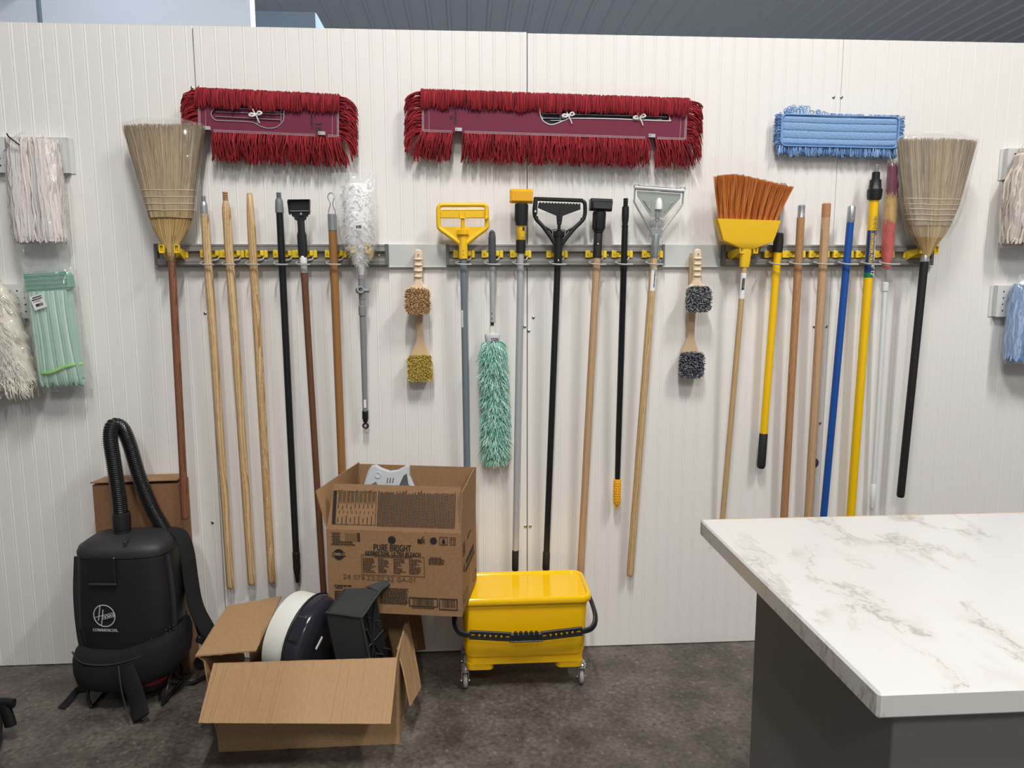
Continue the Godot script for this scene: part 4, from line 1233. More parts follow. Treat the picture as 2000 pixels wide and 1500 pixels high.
func corn_broom(label: String, foot: Vector3, grip: Vector3, r: float, m_handle: String, sec: Array, bands: Array, split: float, ferrule: bool) -> void:
	var o := hung("corn_broom", label, "broom", foot, grip, "corn brooms at both ends of the tool rails")
	pole(o, r, 0, 0.975, M[m_handle])
	if ferrule:
		rod("ferrule", [r, 0.945, r + 0.001, 0.946, r + 0.0005, 0.97, r - 0.002, 0.975], M.bright_zinc, o)
	else:
		rod("wire_binding", thread_prof(r + 0.0022, 0.962, 1.0, 8, r + 0.0008), M.wire_tan, o)
	var at := func(y: float) -> Array:
		for i in sec.size() - 1:
			if y <= sec[i + 1][0]:
				var t: float = (y - sec[i][0]) / (sec[i + 1][0] - sec[i][0])
				return [lerpf(sec[i][1], sec[i + 1][1], t), lerpf(sec[i][2], sec[i + 1][2], t), lerpf(sec[i][3], sec[i + 1][3], t)]
		return [sec[-1][1], sec[-1][2], sec[-1][3]]
	var top: float = sec[-1][0]
	var gold := [lin(206, 178, 124), lin(188, 158, 102), lin(218, 194, 146), lin(172, 142, 92)]
	var straw := [lin(172, 150, 112), lin(152, 130, 94), lin(188, 168, 132), lin(124, 104, 74), lin(160, 136, 98)]
	for seg in 2:
		var fl := MB.new().tint(Color.WHITE)
		var ya: float = sec[0][0] if seg == 0 else split
		var yb: float = split if seg == 0 else top
		# packed core
		var rings := []
		for i in 9:
			var y := lerpf(ya, yb - (0.012 if seg == 1 else 0.0), i / 8.0)
			var q: Array = at.call(y)
			var ring := []
			for s in 20:
				var an := TAU * s / 20
				ring.append(V(cos(an) * q[0] * 0.93 + q[2], y, -sin(an) * q[1] * 0.9))
			rings.append(ring)
		fl.col = gold[1] if seg == 0 else straw[1]
		fl.loft(rings)
		for k in (900 if seg == 0 else 2000):
			var an := rng.randf() * TAU
			var rad := sqrt(rng.randf_range(0.55, 1.0))
			var a := cos(an) * rad
			var b := sin(an) * rad
			if seg == 1 and rng.randf() < 0.5:
				a = rng.randf_range(-1, 1)
				b = sqrt(maxf(0.0, 1 - a * a)) * signf(b)
			fl.col = (gold if seg == 0 else straw)[rng.randi() % 4 if seg == 0 else rng.randi() % 5]
			var p := PackedVector3Array()
			var e := yb + (rng.randf_range(-0.012, 0.004) if seg == 1 else 0.004)
			var wob := rng.randf_range(-0.09, 0.09) if seg == 1 else 0.0
			for i in 5:
				var y := lerpf(ya, e, i / 4.0)
				var q: Array = at.call(y)
				p.append(V((a + wob * i / 4.0) * q[0] + q[2], y, b * q[1]))
			fl.strand(p, rng.randf_range(0.0008, 0.0013), 3)
		part("shoulder" if seg == 0 else "bristles", fl, M.strands, o).set_meta("kind", "stuff")
	for y: float in bands:
		var q: Array = at.call(y)
		var ring := PackedVector3Array()
		for s in 28:
			var an := TAU * s / 28
			ring.append(V(cos(an) * (q[0] + 0.001) + q[2], y + 0.0045 * cos(an) * cos(an) - 0.002 + sin(an * 7.0) * 0.0006, sin(an) * (q[1] + 0.001)))
		part("stitching", MB.new().tube(ring, 0.0019, 6, false, 1.0, Vector3.UP, true), M.twine, o)
	if not ferrule:
		var q: Array = at.call(split - 0.002)
		var ring := PackedVector3Array()
		for s in 28:
			var an := TAU * s / 28
			ring.append(V(cos(an) * (q[0] + 0.001) + q[2], split - 0.002, sin(an) * (q[1] + 0.001)))
		part("wire_band", MB.new().tube(ring, 0.0016, 6, false, 1.0, Vector3.UP, true), M.wire_tan, o)
	# bag
	var bs := []
	for i in 8:
		var y := lerpf(1.035 if ferrule else 1.14, top + 0.006, i / 7.0)
		var q: Array = at.call(y)
		bs.append([y, q[0] + (0.012 if ferrule else 0.006), q[1] + 0.007, q[2]])
	bs.append([top + 0.03, (0.07 if ferrule else 0.06), 0.006, -0.01])
	part("bag", bag_mesh(bs, 0.004, 14), M.clear_bag if ferrule else M.clear_sleeve, o, "clear plastic bag")

func round_xz(hw: float, hd: float, y: float) -> Array:
	var o := []
	for s in 16:
		var an := TAU * s / 16
		var c := cos(an)
		var d := sin(an)
		o.append(V(signf(c) * pow(absf(c), 0.6) * hw, y, -signf(d) * pow(absf(d), 0.6) * hd))
	return o

func oct(hw: float, hd: float, y: float, dx: float) -> Array:
	var ch := minf(hw, hd) * 0.3
	return [V(hw + dx, y, hd - ch), V(hw + dx, y, -hd + ch), V(hw - ch + dx, y, -hd), V(-hw + ch + dx, y, -hd), V(-hw + dx, y, -hd + ch), V(-hw + dx, y, hd - ch), V(-hw + ch + dx, y, hd), V(hw - ch + dx, y, hd)]

func circle(at: Vector3, r: float, n: int) -> PackedVector3Array:
	var o := PackedVector3Array()
	for s in n:
		var an := TAU * s / n
		o.append(at + V(cos(an) * r, sin(an) * r, 0))
	return o

func bend(r: float, t0: float, t1: float, a0: float, a1: float) -> Array:
	var g := []
	for j in 2:
		var row := []
		for k in 9:
			var an := deg_to_rad(lerpf(a1, a0, k / 8.0))
			row.append(V(cos(an) * r, t0 if j == 0 else t1, sin(an) * r))
		g.append(row)
	return g

func knurl(r0: float, r1: float, t0: float, t1: float) -> MB:
	var m := MB.new()
	m.lathe(prof([0.0, t0, r0, t0, r0, t1, 0.0, t1]), 24)
	for k in 18:
		var an := TAU * k / 18
		m.box(V(cos(an) * r0, (t0 + t1) / 2, sin(an) * r0), V((r1 - r0) * 2, (t1 - t0) * 0.96, r0 * 0.16), 0.0005, Basis(Vector3.UP, -an))
	return m

# crumpled film round rings [height, half width, half depth, shift in x]
func bag_mesh(sec: Array, crumple: float, sharp := 12, dz := 0.004) -> MB:
	var nz := FastNoiseLite.new()
	nz.seed = int(rng.randi() % 9999)
	nz.frequency = 1.0
	nz.fractal_type = FastNoiseLite.FRACTAL_RIDGED
	nz.fractal_octaves = 3
	var m := MB.new()
	var rows := 40
	var g := []
	var y0: float = sec[0][0]
	var y1: float = sec[-1][0]
	for r in rows + 1:
		var y := lerpf(y0, y1, float(r) / rows)
		var i := 0
		while i < sec.size() - 2 and y > sec[i + 1][0]:
			i += 1
		var t: float = clampf((y - sec[i][0]) / (sec[i + 1][0] - sec[i][0]), 0, 1)
		var hw := lerpf(sec[i][1], sec[i + 1][1], t)
		var hd := lerpf(sec[i][2], sec[i + 1][2], t)
		var dx := lerpf(sec[i][3], sec[i + 1][3], t)
		var row := []
		for s in 44:
			var an := TAU * s / 44
			var k := nz.get_noise_3d(cos(an) * 1.6 + 3.0, y * float(sharp), sin(an) * 1.6) * crumple
			var c := cos(an)
			var d := sin(an)
			var edge := 0.75
			row.append(V(signf(c) * pow(absf(c), edge) * (hw + k) + dx, y + k * 0.6, -signf(d) * pow(absf(d), edge) * maxf(hd + k, 0.001) + dz))
		g.append(row)
	return m.grid(g, true)

# ---------------------------------------------------------------- dust mops, pads and brushes on the wall
var nz := FastNoiseLite.new()

func yarn(mb: MB, p: Array, r: float, cols: Array) -> void:
	var k: Color = cols[rng.randi() % cols.size()]
	mb.col = k * rng.randf_range(0.88, 1.1)
	mb.strand(smooth(p, 2), r, 4)

func stitches(mb: MB, a: Vector3, b: Vector3, step: float, w: float, slant: float) -> void:
	var d := (b - a).normalized()
	var side := V(-d.y, d.x, 0)
	var count := int(a.distance_to(b) / step)
	for k in count:
		var p := a + d * step * (k + 0.5)
		mb.strand(pts([p - side * w / 2 - d * slant, p + V(0, 0, 0.0008), p + side * w / 2 + d * slant]), 0.0006, 3)
	mb.strand(pts([a + side * w / 2, b + side * w / 2]), 0.0007, 3)
	mb.strand(pts([a - side * w / 2, b - side * w / 2]), 0.0007, 3)

func red_mop(label: String, c: Vector3, tilt: float, hw: float, slot: Array, clips: Array, gap: Array, wire: Array, ties: Array, inner: Material) -> Node3D:
	var o := thing("dust_mop", label, "dust mop", c, "red dust mops on the wall", rot(0, 0, tilt))
	var red := [lin(152, 30, 40), lin(136, 24, 34), lin(120, 20, 30), lin(164, 38, 46), lin(142, 26, 40)]
	part("pad", MB.new().box(V(0, 0.008, 0.012), V(hw * 2 + 0.02, 0.13, 0.02), 0.006), M.yarn_red, o)
	part("pocket_lining", MB.new().box(V(0, 0.006, 0.0235), V(hw * 2 - 0.03, 0.116, 0.002)), inner, o)
	# cloth cover, open at the pocket mouth
	var pl := [-hw, -0.066, hw, -0.066, hw, 0.075]
	for k in range(slot.size() / 2 - 1, -1, -1):
		var sx: float = slot[k * 2]
		var sy: float = slot[k * 2 + 1]
		if k == slot.size() / 2 - 1:
			pl.append_array([sx, 0.075])
		pl.append_array([sx, sy])
		if k == 0:
			pl.append_array([sx, 0.075])
	pl.append_array([-hw, 0.075])
	part("cover", MB.new().plate(poly(pl), 0.0022, at_xf(V(0, 0, 0.029))), M.maroon_cloth, o, "maroon cloth cover")
	var sp := []
	for k in slot.size() / 2:
		sp.append(V(slot[k * 2], slot[k * 2 + 1], 0.0318))
	part("pocket_piping", MB.new().tube(smooth(sp, 4), 0.0021, 6), M.grey_cloth if hw < 0.4 else M.stitch_white, o)
	var st := MB.new()
	var zf := 0.0318
	stitches(st, V(-hw + 0.003, -0.064, zf), V(-hw + 0.003, 0.07, zf), 0.0035, 0.006, 0.001)
	stitches(st, V(hw - 0.003, -0.064, zf), V(hw - 0.003, 0.07, zf), 0.0035, 0.006, 0.001)
	var xs := [-hw + 0.004]
	for q: float in clips:
		xs.append_array([q - 0.022, q + 0.022])
	xs.append(hw - 0.004)
	for k in range(0, xs.size(), 2):
		stitches(st, V(xs[k], -0.063, zf), V(xs[k + 1], -0.063, zf), 0.0042, 0.007, 0.0018)
	st.strand(pts([V(-hw + 0.026, -0.064, zf), V(-hw + 0.025, 0.07, zf)]), 0.0006, 3)
	st.strand(pts([V(hw - 0.024, -0.064, zf), V(hw - 0.022, 0.07, zf)]), 0.0006, 3)
	part("stitching", st, M.stitch_white, o, "white overlock stitching").set_meta("kind", "stuff")
	# wire frame seen through the pocket mouth
	var wm := MB.new()
	for q: Array in wire:
		wm.tube(pts([V(q[0], q[1], 0.0275), V(q[2], q[3], 0.0275)]), 0.0016, 6)
	part("wire_frame", wm, M.zinc, o)
	for q: Array in ties:
		var t := V(q[0], q[1], 0.035)
		var tm := MB.new()
		tm.tube(smooth([t, t + V(0.012, 0.012, 0.004), t + V(0.022, 0.006, 0.003), t + V(0.012, 0.0, 0.004), t], 4), 0.0035, 6, true, 0.45)
		tm.tube(smooth([t, t + V(-0.014, 0.004, 0.004), t + V(-0.024, -0.002, 0.002), t + V(-0.012, -0.006, 0.004), t], 4), 0.0035, 6, true, 0.45)
		tm.tube(smooth([t, t + V(-0.01, 0.018, 0.002), t + V(-0.02, 0.034, 0.001)], 4), 0.0026, 6, true, 0.4)
		tm.tube(smooth([t, t + V(0.008, -0.016, 0.003), t + V(0.013, -0.028, 0.001)], 4), 0.0026, 6, true, 0.4)
		part("tie", tm, M.stitch_white, o, "knotted white tie")
	for q: float in clips:
		var cm := MB.new().box(V(q, -0.056, 0.034), V(0.026, 0.013, 0.008), 0.001)
		part("metal_clip", cm, M.aluminium, o)
		part("clip_eyelet", MB.new().lathe(prof([0.0036, 0, 0.0036, 0.0016, 0.002, 0.0016, 0.002, 0.0]), 10, at_xf(V(q - 0.007, -0.055, 0.0378), rot(90, 0, 0))), M.zinc, o)
	# yarn fringe
	var f := MB.new().tint(Color.WHITE)
	nz.seed = 77
	nz.frequency = 1.0
	var n_row := int(hw * 2 / 0.0030)
	for layer in 3:
		for k in n_row:
			var x := lerpf(-hw - 0.004, hw + 0.004, (k + rng.randf()) / n_row)
			# lower fringe
			var open := false
			for q: Array in gap:
				if x > q[0] and x < q[1]:
					open = true
			var sway := nz.get_noise_2d(x * 26.0, 3.0 + layer) * 0.026 + rng.randf_range(-0.01, 0.01) + pow(x / hw, 5) * 0.03
			var z := [0.012, 0.02, 0.03][layer] as float
			if not open:
				for q: Array in gap:
					var gm: float = (q[0] + q[1]) / 2
					if absf(x - gm) < 0.06:
						sway += signf(x - gm) * 0.006
				var ln := 0.094 + nz.get_noise_2d(x * 35.0, 9.0) * 0.014 + rng.randf_range(-0.016, 0.014)
				var zz := z + rng.randf_range(-0.004, 0.006)
				yarn(f, [V(x, -0.06, z * 0.9), V(x + sway * 0.3 + rng.randf_range(-0.005, 0.005), -0.066 - ln * 0.3, zz + 0.008), V(x + sway * 0.7 + rng.randf_range(-0.008, 0.008), -0.066 - ln * 0.65, zz + 0.003), V(x + sway, -0.066 - ln, zz * 0.7 + rng.randf_range(-0.002, 0.006))], 0.0022, red)
			# upper fringe falls forward over the cover
			var sw := nz.get_noise_2d(x * 26.0, 43.0 + layer) * 0.014 + rng.randf_range(-0.005, 0.005)
			var drop := 0.052 + nz.get_noise_2d(x * 18.0, 70.0) * 0.016 + rng.randf_range(-0.01, 0.01)
			var lift := 0.012 + rng.randf_range(-0.003, 0.006)
			yarn(f, [V(x, 0.07, 0.014), V(x + sw * 0.1, 0.07 + lift, 0.022), V(x + sw * 0.3, 0.066 + lift * 0.6, 0.036 + layer * 0.003), V(x + sw * 0.7, 0.07 - drop * 0.45, 0.041 + layer * 0.003), V(x + sw, 0.076 - drop, 0.037 + layer * 0.002)], 0.0022, red)
	for s: float in [-1.0, 1.0]:
		for k in 190:
			var y := lerpf(-0.07, 0.078, rng.randf())
			var t := (y + 0.07) / 0.148
			var out := rng.randf_range(0.044, 0.068)
			var fall := lerpf(0.06, 0.03, t) + rng.randf_range(-0.01, 0.026)
			yarn(f, [V(s * (hw - 0.002), y, rng.randf_range(0.012, 0.03)), V(s * (hw + out * 0.4), y - fall * 0.1, rng.randf_range(0.015, 0.036)), V(s * (hw + out * 0.8), y - fall * 0.45, rng.randf_range(0.012, 0.032)), V(s * (hw + out), y - fall, rng.randf_range(0.008, 0.024))], 0.0022, red)
	part("fringe", f, M.strands, o, "dark red yarn fringe").set_meta("kind", "stuff")
	return o

func mops_and_pads() -> void:
	var o := red_mop("short dark red dust mop with a grey-piped pocket above the pine handles", V(-0.945, 2.1155, 0.026), -1.9, 0.25, [-0.193, 0.075, -0.193, 0.021, -0.205, -0.004, -0.192, -0.025, -0.156, -0.027, -0.065, -0.027, -0.037, -0.038, -0.01, -0.046, 0.023, -0.043, 0.045, -0.025, 0.053, -0.003, 0.052, 0.075], [-0.22, 0.189], [[-0.232, -0.2]], [[-0.19, 0.004, 0.05, 0.006], [-0.19, -0.012, 0.04, -0.014], [-0.043, 0.05, -0.043, -0.035], [0.042, 0.05, 0.042, -0.025], [-0.04, 0.014, 0.042, 0.013], [-0.18, 0.018, -0.04, 0.02]], [[-0.046, -0.002]], M.maroon_cloth)
	letters("size_print", "18", 0.022, V(0.176, -0.032, 0.0314), rot(0, 0, -90), M.ink, o)
	letters("name_print", "INFINITY", 0.0085, V(0.152, -0.018, 0.0314), rot(0, 0, -90), M.ink, o)
	o = red_mop("long dark red dust mop with a white-piped pocket spanning the middle panels", V(0.1025, 2.1205, 0.026), -1.15, 0.495, [-0.06, 0.075, -0.06, 0.027, -0.058, 0.005, -0.046, -0.016, -0.021, -0.027, 0.004, -0.022, 0.037, -0.008, 0.065, -0.002, 0.221, 0.001, 0.416, 0.0, 0.428, 0.01, 0.423, 0.075], [-0.361, 0.363], [[-0.379, -0.343], [0.35, 0.376]], [[-0.055, 0.013, 0.42, 0.016], [-0.055, -0.004, 0.03, -0.002], [0.016, 0.04, 0.016, -0.02], [-0.05, 0.03, -0.05, -0.01], [-0.02, -0.012, 0.4, 0.006]], [[0.046, 0.006], [0.314, 0.008]], M.navy_cloth)
	letters("name_print", "INFINITY", 0.0095, V(-0.374, -0.012, 0.0314), rot(0, 0, -90), M.ink, o)
	letters("size_print", "36", 0.011, V(-0.388, -0.012, 0.0314), rot(0, 0, -90), M.ink, o)
	blue_pad()
	var tan_b := [lin(228, 192, 142), lin(210, 170, 118), lin(240, 210, 166), lin(188, 148, 98)]
	var yel_b := [lin(238, 216, 116), lin(212, 186, 78), lin(242, 224, 140), lin(196, 168, 66)]
	var gry_b := [lin(140, 142, 146), lin(84, 86, 92), lin(206, 208, 210), lin(50, 52, 60)]
	var nvy_b := [lin(86, 90, 100), lin(44, 48, 60), lin(186, 188, 194), lin(124, 128, 136)]
	short_brush("ivory plastic scrub brush with tan bristles hung over a longer wooden brush", V(-0.42, 1.39, 0.046), tan_b, -1.0)
	long_brush("wooden brush with yellow bristles hanging behind the tan-bristled brush", V(-0.418, 1.135, 0.012), yel_b, 0.4)
	short_brush("ivory plastic scrub brush with grey bristles hung over a longer wooden brush", V(0.655, 1.393, 0.046), gry_b, 0.5)
	long_brush("wooden brush with dark grey bristles hanging behind the grey-bristled brush", V(0.645, 1.137, 0.012), nvy_b, -0.8)

func blue_pad() -> void:
	var o := thing("microfibre_pad", "blue microfibre dusting pad with looped fringe beside the corn broom", "mop pad", V(1.203, 2.0858, 0.022), "", rot(0, 0, -0.7))
	var hw := 0.232
	var hh := 0.058
	# quilted terry face: four pillows between stitched lines
	var nzz := FastNoiseLite.new()
	nzz.seed = 5
	nzz.frequency = 0.5
	var g := []
	var rows := 56
	var cols := 120
	for r in rows + 1:
		var row := []
		for k in cols + 1:
			var u := float(k) / cols
			var w := float(r) / rows
			var f := fposmod(w * 4.0, 1.0)
			var puff := pow(sin(PI * f), 0.35) * 0.004
			var edge := minf(minf(u, 1 - u) * hw * 2, minf(w, 1 - w) * hh * 2)
			var e := clampf(edge / 0.012, 0, 1)
			row.append(V(lerpf(-hw, hw, u), lerpf(-hh, hh, w) - 0.006 * sin(u * PI) * 0.4, 0.012 + puff * e + e * 0.004 + nzz.get_noise_2d(k * 5.0, r * 5.0) * 0.0013))
		g.append(row)
	var tm := mat("terry_blue", rgb(92, 140, 202), 0.95)
	var speck := noise_img(256, 12, 0.35, 2, func(t: float) -> Color: return rgb(98, 136, 184).lerp(rgb(156, 187, 222), t), 1.8)
	tm.albedo_color = Color.WHITE
	tm.albedo_texture = tex(speck)
	tm.uv1_scale = Vector3(1.5, 0.42, 1)
	part("terry_face", MB.new().sheet(g, 0.012), tm, o, "quilted blue terry face")
	mat("blue_binding", rgb(132, 172, 222), 0.85)
	var b := MB.new()
	var pr := round_rect(hw * 2, hh * 2, 0.02, 4)
	var ring := PackedVector3Array()
	for p: Vector2 in pr:
		ring.append(V(p.x, p.y - 0.0024 * cos(p.x / hw * PI / 2), 0.017))
	b.tube(ring, 0.0052, 8, false, 0.5, Vector3.BACK, true)
	part("binding", b, M.blue_binding, o, "pale blue binding")
	var f := MB.new().tint(Color.WHITE)
	var blue := [lin(126, 166, 214), lin(98, 140, 192), lin(160, 196, 234), lin(78, 114, 162)]
	nz.frequency = 1.0
	for k in 520: # hanging loops
		var x := rng.randf_range(-hw - 0.006, hw + 0.004)
		var ln := 0.034 + nz.get_noise_2d(x * 30, 2) * 0.012 + rng.randf_range(-0.006, 0.006)
		var sw := nz.get_noise_2d(x * 24, 8) * 0.01 + rng.randf_range(-0.004, 0.004)
		var z := rng.randf_range(0.004, 0.018)
		var w := rng.randf_range(0.001, 0.004)
		yarn(f, [V(x, -hh + 0.002, z), V(x + sw * 0.5 - w, -hh - ln * 0.6, z + 0.003), V(x + sw, -hh - ln, z), V(x + sw * 0.5 + w, -hh - ln * 0.5, z - 0.001)], 0.0012, blue)
	for k in 150: # small loops along the top
		var x := rng.randf_range(-hw, hw)
		var big := smoothstep(-0.02, -0.16, x) * (1.0 - smoothstep(-0.2, -0.235, x))
		if big < 0.3 and rng.randf() < 0.35:
			continue
		var ln := 0.006 + big * rng.randf_range(0.012, 0.03)
		var w := 0.003 + big * 0.006
		var s := rng.randf_range(-0.008, 0.008)
		yarn(f, [V(x - w * 0.4, hh - 0.002, 0.014), V(x - w + s, hh + ln * 0.6, 0.018), V(x + s, hh + ln, 0.019), V(x + w + s, hh + ln * 0.6, 0.018), V(x + w * 0.4, hh - 0.002, 0.015)], 0.0012, blue)
	for s: float in [-1.0, 1.0]:
		for k in 130:
			var y := rng.randf_range(-hh, hh)
			var out := rng.randf_range(0.014, 0.026)
			var dy := rng.randf_range(-0.012, 0.004)
			var z := rng.randf_range(0.004, 0.018)
			yarn(f, [V(s * hw, y, z), V(s * (hw + out * 0.7), y + dy * 0.4 + 0.003, z + 0.003), V(s * (hw + out), y + dy, z), V(s * (hw + out * 0.6), y + dy - 0.004, z)], 0.0012, blue)
	part("looped_fringe", f, M.strands, o, "looped blue fringe").set_meta("kind", "stuff")

func bristle_block(o: Node3D, cols: Array, x0: float, x1: float, y0: float, y1: float, z0: float, ln: float, splay: float) -> void:
	var f := MB.new().tint(Color.WHITE)
	var cx := (x0 + x1) / 2
	var cy := (y0 + y1) / 2
	for k in 1500:
		var u := rng.randf_range(-1, 1)
		var w := rng.randf_range(-1, 1)
		if pow(absf(u), 5) + pow(absf(w), 5) > 1.0:
			continue
		var a := V(cx + u * (x1 - x0) / 2, cy + w * (y1 - y0) / 2, z0)
		var e := a + V(u * splay + rng.randf_range(-0.003, 0.003), w * splay + rng.randf_range(-0.003, 0.003), ln + rng.randf_range(-0.003, 0.003))
		f.col = (cols[rng.randi() % cols.size()] as Color) * rng.randf_range(0.85, 1.1)
		f.tube(pts([a, (a + e) / 2 + V(rng.randf_range(-0.001, 0.001), rng.randf_range(-0.001, 0.001), 0), e]), 0.00125, 4)
	f.col = cols[1]
	f.box(V(cx, cy, z0 + ln * 0.35), V((x1 - x0) * 0.9, (y1 - y0) * 0.9, ln * 0.6))
	part("bristles", f, M.strands, o).set_meta("kind", "stuff")

func short_brush(label: String, at: Vector3, cols: Array, tilt: float) -> void:
	# local origin at the lower edge of the bristle block, handle upwards
	var o := thing("scrub_brush", label, "brush", at, "short scrub brushes", rot(0, 0, tilt))
	var out := PackedVector2Array()
	for q: Vector2 in [Vector2(-0.034, 0.004), Vector2(0.034, 0.004), Vector2(0.04, 0.03), Vector2(0.038, 0.092), Vector2(0.03, 0.106), Vector2(0.02, 0.115), Vector2(0.0145, 0.128), Vector2(0.0135, 0.15), Vector2(0.0155, 0.17), Vector2(0.0145, 0.19), Vector2(0.0165, 0.21), Vector2(0.0155, 0.232), Vector2(0.0105, 0.244), Vector2(0.0, 0.248), Vector2(-0.0105, 0.244), Vector2(-0.0155, 0.232), Vector2(-0.0165, 0.21), Vector2(-0.0145, 0.19), Vector2(-0.0155, 0.17), Vector2(-0.0135, 0.15), Vector2(-0.0145, 0.128), Vector2(-0.02, 0.115), Vector2(-0.03, 0.106), Vector2(-0.038, 0.092), Vector2(-0.04, 0.03)]:
		out.append(q)
	part("block", MB.new().plate(out, 0.02, at_xf(V(0, 0, 0)), 0.005), M.ivory_plastic, o, "ivory plastic block and handle")
	var gr := MB.new()
	for k in 4:
		gr.tube(smooth([V(-0.013, 0.146 + k * 0.0215, 0.017), V(-0.006, 0.145 + k * 0.0215, 0.0218), V(0.006, 0.145 + k * 0.0215, 0.0218), V(0.013, 0.146 + k * 0.0215, 0.017)], 3), 0.0042, 8)
	part("finger_ridges", gr, M.ivory_plastic, o)
	part("hang_eyelet", MB.new().lathe(prof([0.0056, 0, 0.0056, 0.0012, 0.0036, 0.0012, 0.0036, 0.0]), 14, at_xf(V(0, 0.225, 0.0196), rot(90, 0, 0))), M.ivory_plastic, o)
	part("nail", MB.new().lathe(prof([0.0018, -0.02, 0.0018, 0.006, 0.0026, 0.0062, 0, 0.0085]), 10, at_xf(V(0, 0.2275, 0.0199), rot(90, 0, 0))), M.bright_zinc, o)
	bristle_block(o, cols, -0.046, 0.046, 0.008, 0.1, 0.018, 0.03, 0.004)

func long_brush(label: String, at: Vector3, cols: Array, tilt: float) -> void:
	var o := thing("scrub_brush", label, "brush", at, "long wooden brushes", rot(0, 0, tilt))
	var out := PackedVector2Array()
	for q: Vector2 in [Vector2(-0.032, 0.004), Vector2(0.032, 0.004), Vector2(0.037, 0.03), Vector2(0.037, 0.09), Vector2(0.033, 0.108), Vector2(0.023, 0.13), Vector2(0.0155, 0.155), Vector2(0.0135, 0.19), Vector2(0.0148, 0.26), Vector2(0.0165, 0.4), Vector2(0.0165, 0.47), Vector2(0.0125, 0.488), Vector2(0.0, 0.494), Vector2(-0.0125, 0.488), Vector2(-0.0165, 0.47), Vector2(-0.0165, 0.4), Vector2(-0.0148, 0.26), Vector2(-0.0135, 0.19), Vector2(-0.0155, 0.155), Vector2(-0.023, 0.13), Vector2(-0.033, 0.108), Vector2(-0.037, 0.09), Vector2(-0.037, 0.03)]:
		out.append(q)
	part("block", MB.new().plate(out, 0.018, at_xf(V(0, 0, 0)), 0.003), M.tan_wood, o, "pale wooden block and handle")
	bristle_block(o, cols, -0.046, 0.046, 0.004, 0.1, 0.016, 0.03, 0.005)

# ---------------------------------------------------------------- bagged mop heads on pegboards at both ends
func pegboard(label: String, x0: float, x1: float, y0: float, y1: float) -> void:
	var o := thing("pegboard", label, "pegboard", V((x0 + x1) / 2, (y0 + y1) / 2, 0.0), "perforated metal panels")
	var w := x1 - x0
	var h := y1 - y0
	var step := 0.0254
	var nx := int((w - 0.016) / step)
	var ny := int((h - 0.008) / step)
	var mx := (w - nx * step) / 2
	var my := (h - ny * step) / 2
	var m := MB.new()
	var zz := 0.024
	for i in nx:
		for j in ny:
			var cx := -w / 2 + mx + i * step
			var cy := -h / 2 + my + j * step
			m.cell(cx, cx + step, cy, cy + step, Vector2(cx + step / 2, cy + step / 2), Vector2(0.0034, 0.0034), 0.0012, at_xf(V(0, 0, zz)), 16)
	m.box(V(0, h / 2 - my / 2, zz + 0.0006), V(w, my, 0.0012))
	m.box(V(0, -h / 2 + my / 2, zz + 0.0006), V(w, my, 0.0012))
	m.box(V(-w / 2 + mx / 2, 0, zz + 0.0006), V(mx, h - my * 2, 0.0012))
	m.box(V(w / 2 - mx / 2, 0, zz + 0.0006), V(mx, h - my * 2, 0.0012))
	mat("peg_grey", rgb(206, 208, 206), 0.45)
	part("perforated_face", m, M.peg_grey, o)
	var fl := MB.new()
	for s: float in [-1.0, 1.0]:
		fl.box(V(s * (w / 2 - 0.0006), 0, zz / 2), V(0.0012, h, zz))
		fl.box(V(s * (w / 2 + 0.007), 0, 0.0025), V(0.016, h, 0.0012))
	fl.box(V(0, h / 2 - 0.0006, zz / 2), V(w, 0.0012, zz))
	fl.box(V(0, -h / 2 + 0.0006, zz / 2), V(w, 0.0012, zz))
	part("return_flange", fl, M.peg_grey, o)

func cord_bundle(cols: Array, hw: float, hd: float, y0: float, y1: float, n: int, r: float, wave: float, c: Vector3, pinch := 0.0) -> MB:
	var f := MB.new().tint(Color.WHITE)
	nz.frequency = 1.0
	f.col = cols[0]
	f.box(c + V(0, (y0 + y1) / 2, 0), V(hw * 1.7, (y1 - y0) * 0.93, hd * 1.3), 0.01)
	for k in n:
		var an := rng.randf() * TAU
		var rad := rng.randf_range(0.82, 1.0)
		var a := signf(cos(an)) * pow(absf(cos(an)), 0.6) * rad
		var b := signf(sin(an)) * pow(absf(sin(an)), 0.6) * rad
		var p := []
		var j1 := rng.randf_range(-0.012, 0.012)
		var j0 := rng.randf_range(-0.012, 0.012)
		for i in 9:
			var t := i / 8.0
			var y := lerpf(y1 + j1, y0 + j0, t)
			var sw := nz.get_noise_2d(a * 2.2 + b, t * 4.0 + k * 0.003) * wave + rng.randf_range(-0.001, 0.001)
			var nar := 1.0 - pinch * (1.0 - smoothstep(0.0, 0.35, t))
			p.append(c + V((a * nar) * hw + sw, y, b * hd))
		yarn(f, p, r, cols)
	return f

